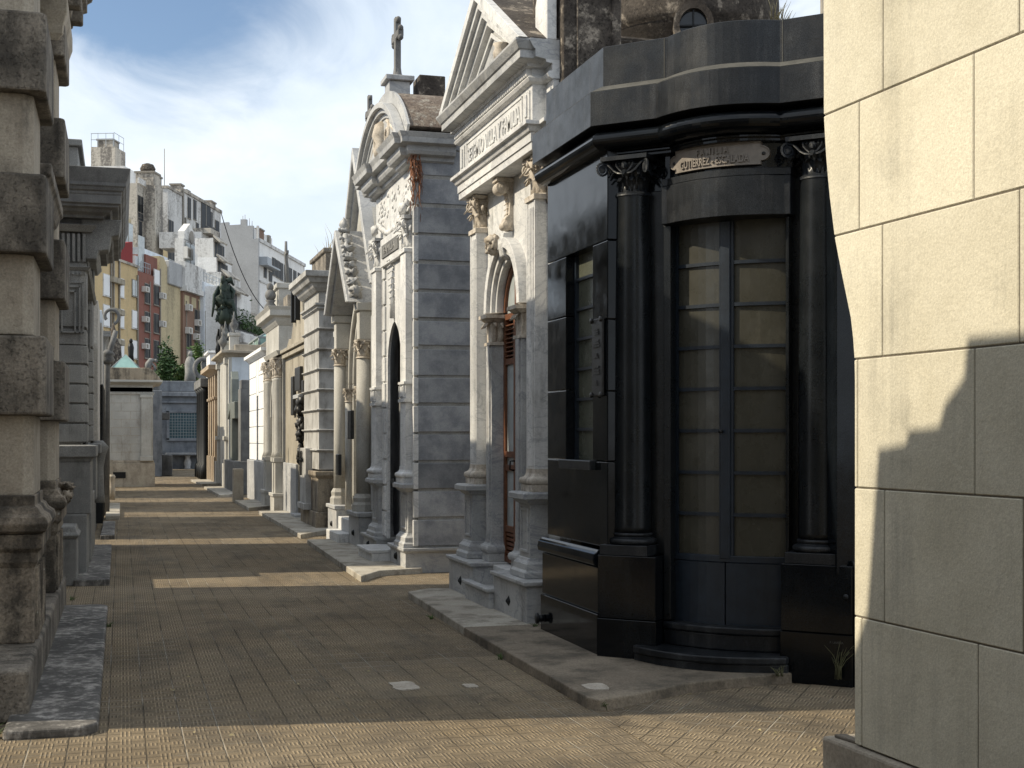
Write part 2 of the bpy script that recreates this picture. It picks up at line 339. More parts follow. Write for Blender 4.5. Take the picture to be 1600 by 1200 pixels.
    def text(s, txt, x0, x1, z0, z1, y0, depth, bold=0.0):
        cu = bpy.data.curves.new('lettering', 'FONT'); cu.body = txt; cu.extrude = .5; cu.offset = bold
        o = bpy.data.objects.new('lettering', cu); COL.objects.link(o)
        dg = bpy.context.evaluated_depsgraph_get(); dg.update()
        me = bpy.data.meshes.new_from_object(o.evaluated_get(dg))
        xs = [v.co.x for v in me.vertices]; ys = [v.co.y for v in me.vertices]
        ax, bx, ay, by = min(xs), max(xs), min(ys), max(ys)
        vs = [(x0+(v.co.x-ax)/(bx-ax)*(x1-x0), y0-(v.co.z+.5)*depth, z0+(v.co.y-ay)/(by-ay)*(z1-z0)) for v in me.vertices]
        s.add(vs, [tuple(p.vertices) for p in me.polygons])
        bpy.data.objects.remove(o); bpy.data.curves.remove(cu); bpy.data.meshes.remove(me)
        return s
    def warp(s, fn): s.v = [fn(p) for p in s.v]; return s
    def cut_xz(s): return s
    def build(s, name, mat, parent=None, bevel=0.0, seg=1, recalc=True):
        me = bpy.data.meshes.new(name); me.from_pydata(s.v, [], s.f)
        for p, k in zip(me.polygons, s.sm): p.use_smooth = k
        if recalc:
            bm = bmesh.new(); bm.from_mesh(me); bmesh.ops.recalc_face_normals(bm, faces=bm.faces); bm.to_mesh(me); bm.free()
        me.materials.append(M[mat] if isinstance(mat, str) else mat)
        o = bpy.data.objects.new(name, me); COL.objects.link(o)
        if parent: o.parent = parent
        if bevel:
            b = o.modifiers.new('bevel', 'BEVEL'); b.width = bevel; b.segments = seg; b.limit_method = 'ANGLE'; b.angle_limit = R(35)
        return o

def thing(name, label, cat, loc=(0, 0, 0), rz=0.0, group=None):
    o = bpy.data.objects.new(name, None); COL.objects.link(o); o.empty_display_size = .2
    o.location = loc; o.rotation_euler = (0, 0, rz); o['label'] = label; o['category'] = cat
    if group: o['group'] = group
    return o
def tag(o, label=None, cat=None, group=None, kind=None):
    for k, v in (('label', label), ('category', cat), ('group', group), ('kind', kind)):
        if v: o[k] = v
    return o
def dupe(o, parent=None):
    c = o.copy(); COL.objects.link(c)
    if parent: c.parent = parent
    for ch in list(o.children): dupe(ch, c)
    return c

def cornice(o, h, z, back=.06, steps=4):
    """a cyma-like closed profile growing out by o over height h above z"""
    p = [(-back, z), (0, z)]
    for i in range(1, 9):
        u = i/9; p.append((o*.62*(1-math.cos(u*PI/2))+.0, z+h*.55*u))
    p += [(o*.66, z+h*.6), (o*.93, z+h*.6), (o*.93, z+h*.82), (o, z+h*.84), (o, z+h), (-back, z+h)]
    return p
def basemould(o, h, z, back=.06):
    """a base profile that shrinks upward: plinth, torus, cove"""
    p = [(-back, z), (o, z), (o, z+h*.3)]
    for i in range(7):
        a = -PI/2+PI*i/6; p.append((o*.8+.14*h*math.cos(a)*.9, z+h*.47+.16*h*math.sin(a)))
    p += [(o*.5, z+h*.68), (o*.25, z+h*.8), (o*.18, z+h), (-back, z+h)]
    return p
def band(o, z0, z1, back=.06): return [(-back, z0), (o, z0), (o, z1), (-back, z1)]
def rustic(z0, z1, n, depth=.02, gap=.02, back=.06):
    """courses standing proud of V joints"""
    p = [(-back, z0)]; h = (z1-z0)/n
    for i in range(n):
        a, b = z0+i*h, z0+(i+1)*h
        p += [(0, a), (depth, a+gap), (depth, b-gap), (0, b-.002)] if depth else []
    return p+[(-back, z1)]
def front(x0, x1, y0, y1):
    """plan path round a box that projects from the wall: left side, front, right side"""
    return [(x0, y1), (x0, y0), (x1, y0), (x1, y1)]

def capital(mb, cx, cy, z0, z1, r, wide=None, leaves=8, turns=1.8):
    """corinthian-like capital: bell, two leaf rows, corner volutes, centre scrolls, abacus"""
    h = z1-z0; wide = wide or r*1.55; c = (cx, cy)
    mb.lathe([(r*.98, z0), (r*1.12, z0+.02*h), (r*1.14, z0+.05*h), (r*1.0, z0+.09*h), (r*.95, z0+.12*h), (r*.97, z0+.5*h), (r*1.1, z0+.75*h), (r*1.28, z0+.88*h)], cx, cy, 18)
    for i in range(leaves):
        a = 2*PI*i/leaves
        mb.leafstrip(c, a, r*.98, r*1.28, z0+.1*h, z0+.5*h, r*.72, .5, r*.09)
        mb.leafstrip(c, a+PI/leaves, r*.98, r*1.42, z0+.12*h, z0+.74*h, r*.6, .45, r*.09)
    for q in range(4):
        a = PI/4+q*PI/2; ca, sa = math.cos(a), math.sin(a); d = wide*1.08
        mb.spiral((cx+d*ca, cy+d*sa, z0+.74*h), a, h*.15, turns, r*.09)
        mb.tube([(cx+r*ca, cy+r*sa, z0+.42*h), (cx+r*1.15*ca, cy+r*1.15*sa, z0+.66*h), (cx+d*.9*ca, cy+d*.9*sa, z0+.87*h), (cx+d*ca, cy+d*sa, z0+.89*h)], [r*.07, r*.1, r*.1, r*.09], 6)
        b = q*PI/2; mb.blob((cx+wide*.93*math.cos(b), cy+wide*.93*math.sin(b), z0+.84*h), (r*.2, r*.2, h*.1), .3, 3, 8, q)
    w = wide
    p = []
    for q in range(4):
        a = PI/4+q*PI/2; e = w*1.36
        p += [(cx+e*math.cos(a-.08), cy+e*math.sin(a-.08)), (cx+e*math.cos(a+.08), cy+e*math.sin(a+.08))]
        b = a+PI/4; p.append((cx+w*.9*math.cos(b), cy+w*.9*math.sin(b)))
    mb.prism(p, z0+.9*h, z1)
def wall_arch(mb, x0, x1, z0, z1, cx, hw, spring, y0, y1, rise=1.0, pointed=False, n=14):
    """wall panel with an arched opening that reaches its foot"""
    arc = arcpts(cx, hw, spring, rise, pointed, n)
    mb.xz([(x0, z0), (cx-hw, z0)]+arc+[(cx+hw, z0), (x1, z0), (x1, z1), (x0, z1)], y0, y1)
def arcpts(cx, hw, spring, rise=1.0, pointed=False, n=14):
    """left foot to right foot"""
    if not pointed: return [(cx-hw*math.cos(PI*i/n), spring+hw*rise*math.sin(PI*i/n)) for i in range(n+1)]
    out = []; k = rise  # two arcs meeting at a point
    rad = hw*(1+k*k)/2.0; c = rad-hw
    amax = math.acos(max(-1, min(1, c/rad)))
    h = n//2
    for i in range(h+1): a = amax*i/h; out.append((cx+c-rad*math.cos(a), spring+rad*math.sin(a)))
    return out+[(2*cx-x, z) for x, z in reversed(out[:-1])]
# ------------------------------------------------------------------ camera, sky, sun
cam = bpy.data.cameras.new('camera'); co = bpy.data.objects.new('camera', cam); COL.objects.link(co)
co.location = (0, 0, EYE); co.rotation_euler = (R(90), 0, -TH)
cam.sensor_fit = 'HORIZONTAL'; cam.sensor_width = 36; cam.lens = 36*F/1600
cam.shift_y = (HY-600)/1600.0; cam.clip_start = .05; cam.clip_end = 3000
sc.camera = co
EL = R(39.0); SAZ = math.atan2(.165, -1.0)          # sun stands to the left, a little ahead
sdir = Vector((math.cos(EL)*math.cos(SAZ), math.cos(EL)*math.sin(SAZ), math.sin(EL)))
sl = bpy.data.lights.new('sun', 'SUN'); sl.energy = 4.0; sl.angle = R(.5); sl.color = (1, .88, .68)
so = bpy.data.objects.new('sun', sl); COL.objects.link(so); so.rotation_euler = (-sdir).to_track_quat('-Z', 'Y').to_euler(); so.location = (-20, 5, 30)
W = bpy.data.worlds.new("World"); sc.world = W; W.use_nodes = True
nt = W.node_tree; nt.nodes.clear(); n = N(nt)
out = n.new('ShaderNodeOutputWorld'); bg = n.new('ShaderNodeBackground'); nt.links.new(bg.outputs[0], out.inputs[0])
sky = n.new('ShaderNodeTexSky'); sky.sky_type = 'NISHITA'; sky.sun_disc = False; sky.sun_elevation = EL
sky.sun_rotation = math.atan2(sdir.x, sdir.y); sky.altitude = 20; sky.air_density = 1.0; sky.dust_density = .6; sky.ozone_density = 1.5
tc = n.new('ShaderNodeTexCoord').outputs['Generated']
sp = n.new('ShaderNodeSeparateXYZ'); nt.links.new(tc, sp.inputs[0])
zz = n.math('ADD', n.math('MAXIMUM', sp.outputs[2], 0.0), .16)
cv = n.new('ShaderNodeCombineXYZ')
n.put(cv.inputs[0], n.math('DIVIDE', sp.outputs[0], zz)); n.put(cv.inputs[1], n.math('DIVIDE', sp.outputs[1], zz)); cv.inputs[2].default_value = 3.3
wsp = n.scale(cv.outputs[0], 1.0, .62, 1)
c1 = n.noise(wsp, .85, 9, .55, .6); c2 = n.noise(wsp, 3.2, 8, .6, .8)
cl = n.math('ADD', n.math('MULTIPLY', c1, .72), n.math('MULTIPLY', c2, .28))
# the clear patch of blue lies high over the far end of the lane
bl = n.new('ShaderNodeVectorMath', operation='DISTANCE'); nt.links.new(tc, bl.inputs[0]); bl.inputs[1].default_value = (.02, .94, .345)
cl = n.math('SUBTRACT', cl, n.mapr(bl.outputs['Value'], .03, .19, .25, 0))
cm = n.mapr(cl, .30, .50, 0, 1)
tone = n.mix(n.mapr(n.noise(wsp, 1.7, 7, .6), .35, .65), (6.3, 7.1, 8.0), (8.0, 8.4, 8.8))
skyc = n.mix(n.math('MULTIPLY', cm, .93), sky.outputs[0], tone)
nt.links.new(skyc, bg.inputs[0]); bg.inputs[1].default_value = .105
sc.view_settings.view_transform = 'Standard'; sc.view_settings.look = 'None'; sc.view_settings.gamma = 1; sc.view_settings.exposure = 0.40
sc.cycles.use_denoising = True; sc.cycles.max_bounces = 6; sc.cycles.diffuse_bounces = 4; sc.cycles.glossy_bounces = 3; sc.cycles.transmission_bounces = 3
sc.cycles.sample_clamp_indirect = 6

# ------------------------------------------------------------------ ground
def sheet(name, pts, z, mat, kind='structure'):
    mb = MB(); mb.add([(x, y, z) for x, y in pts], [tuple(range(len(pts)))]); o = mb.build(name, mat); tag(o, kind=kind); return o
g = sheet('ground', [(-400, -60), (400, -60), (400, 600), (-400, 600)], -.012, 'oldstone_dark')
tag(g, 'bare grey brown earth under the cemetery lanes')
g = sheet('pavement', [(-14, -6), (14, -6), (14, 74), (-14, 74)], 0, 'tiles'); tag(g, 'ribbed tan paving tiles of the cemetery lane')
g = sheet('path', [(2.5, -2), (2.72, 7.2), (3.2, 8.2), (5.0, 7.95), (14, 7.95), (14, 4.2), (3.3, 5.3), (3.25, -2)], .004, 'tiles_turned')
tag(g, 'tan ribbed tiles laid askew in the side lane')

def slab_thing(pts, h, mat, label, bev=.012, name='pavement_slab', seg=2, group='worn slabs along the lane'):
    mb = MB(); mb.prism(pts, -.01, h); o = mb.build(name, mat, bevel=bev, seg=seg); tag(o, label, 'slab', group); return o
def rounded(x0, x1, y0, y1, r, corners):
    """rectangle whose named corners are rounded, counter-clockwise from (x0,y0)"""
    out = []
    for i, (cx, cy, a) in enumerate(((x0, y0, PI), (x1, y0, -PI/2), (x1, y1, 0), (x0, y1, PI/2))):
        if i in corners:
            ox, oy = (r if cx == x0 else -r), (r if cy == y0 else -r)
            for k in range(6): t = a+PI/2*k/5; out.append((cx+ox+r*math.cos(t), cy+oy+r*math.sin(t)))
        else: out.append((cx, cy))
    return out
slab_thing(rounded(-.62, -.12, 7.78, 13.45, .13, (1, 2)), .055, 'slab', 'long white streaked dark slab with rounded corners beside the nearest left plinth', .02, seg=3)
slab_thing([(-.50, 15.6), (-.12, 15.6), (-.13, 20.7), (-.50, 20.7)], .07, 'slab', 'second slab from the front on the left side, beside the grey granite tomb')
slab_thing([(-.32, 22.6), (-.10, 22.6), (-.10, 26.4), (-.32, 26.4)], .07, 'slab', 'thin dark slab on the left behind the first bright bar of sun')
slab_thing([(-.30, 28.0), (-.02, 28.0), (-.02, 33.5), (-.30, 33.5)], .08, 'slab_clean', 'pale slab with a bright edge on the far left of the lane')
# right side
slab_thing([(2.72, 7.72), (2.76, 7.62), (3.0, 7.70), (3.5, 7.98), (4.2, 8.12), (5.1, 8.2), (4.8, 8.6), (3.55, 9.2), (3.5, 10.85), (2.74, 10.85)], .07, 'slab_brown', 'broken cornered soiled slab round the foot of the black mausoleum', .01)
slab_thing([(2.745, 10.86), (3.5, 10.86), (3.45, 13.6), (3.1, 13.75), (2.82, 13.5)], .07, 'slab_clean', 'pale chipped slab under the steps of the white gabled chapel', .01)
slab_thing([(2.62, 15.15), (2.95, 15.75), (3.5, 15.9), (3.5, 19.0), (3.5, 20.9), (2.76, 20.8)], .07, 'slab_clean', 'sunlit pale slab in front of the banded chapel', .01)
slab_thing([(2.83, 29.2), (2.80, 21.9), (3.5, 23.1), (3.5, 29.2)], .07, 'slab_clean', 'large slab before the tan door front and banded limestone tomb', .01)
slab_thing([(2.75, 34.6), (2.75, 30.6), (3.4, 31.4), (3.4, 34.6)], .07, 'slab_clean', 'slab at the foot of the tall cream chapel beyond the tan front', .01)
slab_thing([(2.55, 44.0), (2.6, 37.6), (3.3, 38.4), (3.3, 44.0)], .07, 'slab_clean', 'bright slab before the grey cross monument', .01)
slab_thing([(2.5, 51.5), (2.6, 46.5), (3.3, 47.3), (3.3, 51.5)], .07, 'slab_clean', 'farthest bright slab at the foot of the ochre tomb', .01)
def patch(cx, cy, rx, ry, seed, z, mat, label, name='mortar_patch'):
    random.seed(seed); p = []
    for i in range(18): a = 2*PI*i/18; k = (1+random.uniform(-.10, .10))*min(1.25, 1/max(abs(math.cos(a)), abs(math.sin(a))))*.85; p.append((cx+rx*k*math.cos(a), cy+ry*k*math.sin(a)))
    mb = MB(); mb.prism(p, z-.003, z+.004); o = mb.build(name, mat); tag(o, label, 'patch', kind='structure'); return o
patch(1.80, 8.74, .095, .17, 3, .004, 'pale_patch', 'pale worn patch in the shaded tiles')
patch(2.22, 8.62, .05, .07, 4, .004, 'pale_patch', 'small pale patch near the kerb')
patch(2.88, 8.0, .085, .12, 5, .073, 'pale_patch', 'white worn corner of the soiled slab')

random.seed(77); m = MB()
for i in range(60):
    x, y = (2.72-abs(random.gauss(0, .12)), random.uniform(7.5, 20)) if i % 2 else (random.uniform(-.1, 4.5), random.uniform(6.2, 9.5))
    a = random.uniform(0, 6.28); l = random.uniform(.008, .02); c, s_ = math.cos(a), math.sin(a)
    m.add([(x-l*c, y-l*s_, .009), (x-l*.4*s_, y+l*.4*c, .018), (x+l*c, y+l*s_, .008), (x+l*.4*s_, y-l*.4*c, .009)], [(0, 1, 2, 3)])
tag(m.build('leaf_litter', 'straw', recalc=False), 'scattered dry leaf crumbs on the tiles', 'leaf litter', kind='stuff')

# ------------------------------------------------------------------ cream block wall at the right edge
def cream_wall():
    ang = -.0434; c, s_ = math.cos(ang), math.sin(ang)
    # wall frame: u runs toward the far end, w goes inward (+X)
    X0, Y0 = 3.195, 5.42
    t = thing('block_wall', 'tall cream rendered block wall filling the right edge, half in sunlight', 'wall', (X0, Y0, 0), 0)
    def P(u, w): return (s_*u+c*w, c*u-s_*w)
    prof = [(.257, 0), (1.9, 0), (2.05, .005), (2.2, .035), (2.38, .10), (2.57, .165), (2.8, .215), (3.0, .245), (3.16, .26), (6.0, .28)]
    def endu(z):
        for (a, p), (b, q) in zip(prof, prof[1:]):
            if a <= z <= b: return p+(q-p)*(z-a)/(b-a)
        return 0
    zs = [.257+.582*k for k in range(8)]; ga = .0035
    joints = {0: [-.055, -.86, -1.7, -2.6], 1: [-.23, -1.12, -2.0, -2.9], 2: [-.022, -.84, -1.7, -2.6], 3: [-.215, -1.1, -2.0, -2.9], 4: [-.035, -.835, -1.7, -2.6], 5: [-.22, -1.1, -2.0, -2.9], 6: [-.04, -.85, -1.7, -2.6]}
    mb = MB(); back = MB()
    for k in range(7):
        z0, z1 = zs[k], zs[k+1]
        cuts = [None]+joints[k]+[-4.2]
        for i in range(len(cuts)-1):
            a, b = cuts[i+1]+ga, cuts[i]
            rows = [z0+ga]+[z for z in [z0+(z1-z0)*j/6 for j in range(1, 6)]]+[z1-ga]
            vs = []
            for z in rows:
                ub = endu(z) if b is None else b-ga
                for u, w in ((a, 0), (ub, 0), (ub, 1.2), (a, 1.2)): x, y = P(u, w); vs.append((x, y, z))
            fs = [(0, 3, 2, 1), tuple(4*(len(rows)-1)+q for q in range(4))]
            for r in range(len(rows)-1):
                for q in range(4): fs.append((4*r+q, 4*r+(q+1) % 4, 4*r+4+(q+1) % 4, 4*r+4+q))
            mb.add(vs, fs)
    mb.build('facing_blocks', 'cream', t, bevel=.004)
    vs = []
    rows = [.26]+[p[0] for p in prof[1:-1]]+[4.3]
    for z in rows:
        for u, w in ((-4.1, .006), (endu(z)-.006, .006), (endu(z)-.006, 1.15), (-4.1, 1.15)): x, y = P(u, w); vs.append((x, y, z))
    fs = [(0, 3, 2, 1), tuple(4*(len(rows)-1)+q for q in range(4))]
    for r in range(len(rows)-1):
        for q in range(4): fs.append((4*r+q, 4*r+(q+1) % 4, 4*r+4+(q+1) % 4, 4*r+4+q))
    back.add(vs, fs).build('mortar_core', 'mortar', t)
    st = MB(); a = P(.22, -.035); b = P(.22, 1.2); c_ = P(-4.2, 1.2); d = P(-4.2, -.035)
    st.prism([a, b, c_, d], 0, .252); st.build('footing', 'oldstone_light', t, bevel=.015, seg=2)
    pp = MB(); e = P(-.02, -.028)
    pp.prism([P(.17, .0), P(.16, .06), P(.03, .05), P(.0, .02)], .252, .268); pp.build('mortar_lump', 'mortar', t, bevel=.004)
cream_wall()

# ------------------------------------------------------------------ black granite mausoleum on the corner
def black_mausoleum():
    T = thing('black_mausoleum', 'polished black granite corner mausoleum with bowed front and two columns', 'mausoleum', (3.3, 9.15, 0))
    C = Matrix.Rotation(-PI/4, 4, 'Z')
    # sight lines of the plan, relative to the corner
    def ch(x, y): v = C @ Vector((x, y, 0)); return (v.x, v.y)
    def bow(x, sag, x0=.50, x1=1.36):
        if x <= x0 or x >= x1: return 0.0
        m = (x0+x1)/2; return -sag*(1-((x-m)/((x1-x0)/2))**2)
    BX = [.50+.86*i/14 for i in range(15)]
    # core
    m = MB(); m.prism([(.26, .32)]+[ch(x, .24+bow(x, .0)) for x in (.10, .5)]+[ch(.5, .8), ch(1.37, .8), ch(1.37, .24), ch(1.95, .24)]+[(4.6, -1.30+.07), (4.6, 1.36), (.26, 1.36)], .3, 4.05)
    m.build('core_wall', 'granite', T)
    m = MB(); m.prism([ch(.1, .3), ch(1.8, .3), (4.5, -1.1), (4.5, 1.33), (.2, 1.33)], 4.05, 4.12); m.build('roof_deck', 'greystone', T)
    # plinth of the left wall
    m = MB(); 
    m.prism([(.02, .05), (.35, .05), (.35, 1.42), (.02, 1.42)], 0, .36); m.prism([(.035, .05), (.35, .05), (.35, 1.42), (.035, 1.42)], .366, .70)
    m.mould([(.045, 1.42), (.045, .06)], [(-.1, .70), (.012, .705), (.045, .72), (.055, .755), (.045, .80), (.02, .815), (.012, .83), (-.1, .83)])
    m.build('plinth', 'granite', T, bevel=.006, seg=2)
    # left wall: big slabs round a tall window
    m = MB(); X = .075
    for y0, y1, z0, z1 in ((-.02, 1.40, .85, 1.47), (-.02, 1.40, 3.08, 3.74), (.925, 1.40, 1.476, 2.02), (.925, 1.40, 2.026, 2.60), (.925, 1.40, 2.606, 3.074), (-.02, .30, 1.476, 1.98), (-.02, .30, 1.986, 2.50), (-.02, .30, 2.506, 3.074)):
        m.box(X, X+.3, y0, y1, z0, z1)
    m.build('wall_slabs', 'granite', T, bevel=.006, seg=2)
    m = MB(); m.box(.17, .2, .29, .93, 1.45, 3.09); m.build('window_pane', 'side_glass', T)
    f = MB(); f.box(.145, .172, .885, .92, 1.45, 3.075); f.box(.145, .172, .305, .33, 1.45, 3.075)
    for k in range(6): f.box(.148, .168, .33, .885, 1.70+k*.235, 1.722+k*.235)
    f.build('window_frame', 'door_iron', T)
    m = MB(); m.box(.03, .16, .24, .98, 1.405, 1.475); m.build('window_sill', 'granite_dull', T, bevel=.005)
    p = MB(); p.box(.05, .072, .03, .25, 1.95, 2.52); pl = p.build('memorial_plaque', 'plate_dark', T, bevel=.006)
    p = MB()
    for z in (1.96, 2.51):
        for y in (.04, .24): p = MB(); p.tube([(.05, y, z), (.035, y, z)], .02, 8); p.build('screw', 'plate_dark', pl)
    for z0, z1, a, b in ((2.40, 2.45, .09, .19), (2.31, 2.37, .07, .21), (2.23, 2.27, .10, .18), (2.11, 2.18, .07, .2), (2.03, 2.07, .11, .17)):
        p = MB()
        for q in range(3): p.box(.043, .05, a+.008*q, b-.01*q, z0+(z1-z0)*q/3, z0+(z1-z0)*(q+.6)/3)
        p.build('inscription', 'plate_dark', pl)
    v = MB(); v.tube([(.02, 1.33, .17), (-.03, 1.33, .17)], .03, 12); v.tube([(-.03, 1.33, .17), (-.045, 1.33, .17)], .045, 12); v.build('vent_knob', 'dark_iron', T)
    # pedestals of the chamfer
    for x0, x1 in ((0, .46), (1.36, 1.85)):
        m = MB(C); m.box(x0, x1, 0, .42, 0, .345); m.box(x0+.004, x1-.004, .004, .42, .350, .80); m.build('pedestal', 'granite', T, bevel=.005, seg=2)
    m = MB(C); m.text('P. LAVERIA', 1.70, 1.79, .286, .300, .0, .0015); m.build('maker_signature', 'granite_top', T)
    m = MB(C); m.tube([(1.805, .0, .60), (1.805, -.006, .60)], .018, 14); m.build('round_stud', 'granite_dull', T)
    # columns
    for cx in (.205, 1.575):
        cy = .185; c0 = MB(C)
        c0.lathe([(.142, .965), (.139, 1.0), (.138, 1.6), (.133, 2.6), (.124, 3.38), (.124, 3.395)], cx, cy, 36)
        col = c0.build('column', 'granite_satin', T)
        b = MB(C); b.box(cx-.185, cx+.185, cy-.18, cy+.18, .802, .875)
        b.lathe([(.178, .875)]+[(.155+.024*math.cos(a), .899+.024*math.sin(a)) for a in [(-PI/2+PI*i/6) for i in range(7)]]+[(.146, .926), (.142, .934)]+[(.136+.014*math.cos(a), .948+.014*math.sin(a)) for a in [(-PI/2+PI*i/6) for i in range(7)]]+[(.132, .966)], cx, cy, 36)
        b.build('column_base', 'granite_dull', col, bevel=.003)
        k = MB(C)
        k.lathe([(.118, 3.385), (.132, 3.39), (.136, 3.40), (.130, 3.412), (.118, 3.418)], cx, cy, 30)
        # open bell with leaf rows and large flat volutes, composite order
        k.lathe([(.112, 3.41), (.112, 3.5), (.122, 3.56), (.14, 3.60), (.145, 3.635)], cx, cy, 24)
        for i in range(10):
            a = 2*PI*i/10
            k.leafstrip((cx, cy), a, .113, .15, 3.42, 3.52, .068, .35, .01); k.leafstrip((cx, cy), a+PI/10, .113, .168, 3.43, 3.575, .06, .35, .01)
        for q in range(4):
            a = PI/4+q*PI/2; ca, sa = math.cos(a), math.sin(a)
            k.spiral((cx+.235*ca, cy+.235*sa, 3.578), a, .05, 2.2, .010)
            k.tube([(cx+.235*ca-.008*sa, cy+.235*sa+.008*ca, 3.578), (cx+.235*ca+.008*sa, cy+.235*sa-.008*ca, 3.578)], .022, 12); k.tube([(cx+.12*ca, cy+.12*sa, 3.52), (cx+.17*ca, cy+.17*sa, 3.61), (cx+.235*ca, cy+.235*sa, 3.628)], [.012, .016, .010], 6)
        for q in range(4):     # the S scroll of every face with a rosette
            b2 = q*PI/2-PI/2; fx, fy = math.cos(b2), math.sin(b2); tx, ty = -fy, fx
            for s1 in (-1, 1):
                pts = []
                for u, (o_, z_) in enumerate(((.16, 3.622), (.135, 3.618), (.11, 3.595), (.085, 3.568), (.055, 3.55), (.025, 3.545), (0, 3.55))):
                    pts.append((cx+fx*(.155-.0)+tx*o_*s1, cy+fy*.155+ty*o_*s1, z_))
                k.tube(pts, .0075, 6)
                pts = [(cx+fx*.158+tx*o_*s1, cy+fy*.158+ty*o_*s1, z_) for o_, z_ in ((.02, 3.556), (.04, 3.572), (.062, 3.598), (.066, 3.62), (.05, 3.632), (.036, 3.622), (.042, 3.61))]
                k.tube(pts, .006, 6)
            k.blob((cx+fx*.16, cy+fy*.16, 3.6), (.022, .022, .022), .3, 6, 10)
        k.box(cx-.18, cx+.18, cy-.18, cy+.18, 3.638, 3.668)
        k.build('capital', 'granite_dull', col, bevel=.003)
    # jambs beside the bowed door
    m = MB(C)
    for x0, x1 in ((.30, .50), (1.37, 1.50)):
        m.box(x0, x1, .22, .5, .81, 3.43)
    for x0, x1 in ((.46, .515), (1.355, 1.38)): m.box(x0, x1, .14, .6, .345, 3.16)
    m.build('door_jamb', 'granite_satin', T, bevel=.006, seg=2)
    # frieze with bowed lintel
    def strip(name, mat, ya, yb, z0, z1, sag, x0=.46, x1=1.40, bevel=.004, par=None):
        k = MB(C); xs = [x0]+[x for x in BX if x0 < x < x1]+[x1]
        k.prism([(x, ya+bow(x, sag)) for x in xs]+[(x, yb) for x in reversed(xs)], z0, z1)
        return k.build(name, mat, par or T, bevel=bevel)
    strip('lintel', 'granite_dull', .10, .5, 3.165, 3.435, .13)
    strip('lintel_ledge', 'granite_dull', .115, .5, 3.438, 3.49, .13)
    strip('frieze', 'granite', .165, .5, 3.49, 3.75, .13)
    # name plate following the bow
    PX0, PX1 = .515, 1.265; PY = .15
    def onbow(p):
        x, y, z = p; yy = y+bow(x, .13); return ((C @ Vector((x, yy, z)))[:])
    out = []; zc = 3.592
    for a in range(9): t = -PI/2-PI*a/8; out.append((PX0+.05+.05*math.cos(t), zc+.05*math.sin(t)))
    outl = [(PX0+.055, zc+.075)]+[(PX0+.055+(PX1-PX0-.11)*i/12, zc+.078) for i in range(1, 12)]+[(PX1-.055, zc+.075)]
    rt = [(PX1-.05+.05*math.cos(PI/2-PI*a/8), zc+.05*math.sin(PI/2-PI*a/8)) for a in range(9)]
    bot = [(PX1-.055-(PX1-PX0-.11)*i/12, zc-.078) for i in range(13)]
    poly = [(x, z) for x, z in (outl+rt+bot+out)]
    k = MB(); k.xz(poly, PY, PY+.015)
    # subdivide happens through the many outline points; fold the ring on the bow
    def ringpoly(sc_):
        cx_ = (PX0+PX1)/2; return [(cx_+(x-cx_)*(1-(1-sc_)*.4), zc+(z-zc)*sc_) for x, z in poly]
    k = MB()
    n_ = 24
    def zr(x):
        e = min(x-PX0, PX1-x)
        if e >= .055: return .078
        return max(.004, math.sqrt(max(0, .05**2-(.05-min(e, .05))**2)))
    xs = [PX0+.001]+[PX0+.006*i for i in range(1, 9)]+[PX0+.0545, PX0+.0555]+[PX0+.055+(PX1-PX0-.11)*i/n_ for i in range(1, n_)]+[PX1-.0555, PX1-.0545]+[PX1-.006*i for i in range(8, 0, -1)]+[PX1-.001]
    k.ribbon([(x, zc-zr(x)) for x in xs], [(x, zc+zr(x)) for x in xs], PY-.012, PY+.012); k.warp(onbow)
    plate = k.build('name_plate', 'plate', T)
    k = MB()
    k.ribbon([(x, zc-zr(x)) for x in xs], [(x, zc-zr(x)+.008) for x in xs], PY-.02, PY-.011)
    k.ribbon([(x, zc+zr(x)-.008) for x in xs], [(x, zc+zr(x)) for x in xs], PY-.02, PY-.011); k.warp(onbow); k.build('raised_rim', 'plate', plate)
    k = MB(); k.text('GUTIERREZ - ESCALADA', PX0+.10, PX1-.13, zc-.058, zc-.002, PY-.012, .012, .022); k.text('F A M I L I A', PX0+.24, PX1-.27, zc+.012, zc+.055, PY-.012, .012, .018); k.warp(onbow); k.build('raised_letters', 'plate', plate)
    for x in (PX0+.04, PX1-.04): k = MB(); k.tube([(x, PY-.010, zc-.004), (x, PY-.017, zc-.004)], .012, 10); k.warp(onbow); k.build('screw', 'plate_dark', plate)
    # door: bowed, two leaves with seven bars each
    DY = .235; SG = .085
    def db(x): return bow(x, SG)
    def dstrip(mb, x0, x1, z0, z1, ya, yb):
        xs = [x0+(x1-x0)*i/6 for i in range(7)]
        mb.prism([(x, ya+db(x)) for x in xs]+[(x, yb+db(x)) for x in reversed(xs)], z0, z1)
    for nm, a, b in (('left', .515, .885), ('right', .955, 1.355)):
        k = MB(C); dstrip(k, a, b, .80, 3.165, DY+.028, DY+.036); dl = k.build('door_pane', 'door_glass', T)
        k = MB(C)
        for j in range(1, 8): dstrip(k, a, b, .813+.294*j-.012, .813+.294*j+.012, DY+.008, DY+.026)
        dstrip(k, a-.002, a+.022, .8, 3.16, DY+.004, DY+.027); dstrip(k, b-.012 if nm == 'left' else b-.02, b+.002, .8, 3.16, DY+.004, DY+.027)
        k.build('glazing_bars', 'door_iron', dl)
    k = MB(C); dstrip(k, .885, .955, .80, 3.16, DY-.012, DY+.03); dstrip(k, .50, 1.36, .775, .82, DY-.006, DY+.03)
    k.build('door_stile', 'door_iron', T, bevel=.003)
    k = MB(C); dstrip(k, .505, .914, .335, .773, DY, DY+.03); dstrip(k, .922, 1.36, .335, .773, DY, DY+.03)
    k.build('kick_panel', 'door_iron', T, bevel=.003)
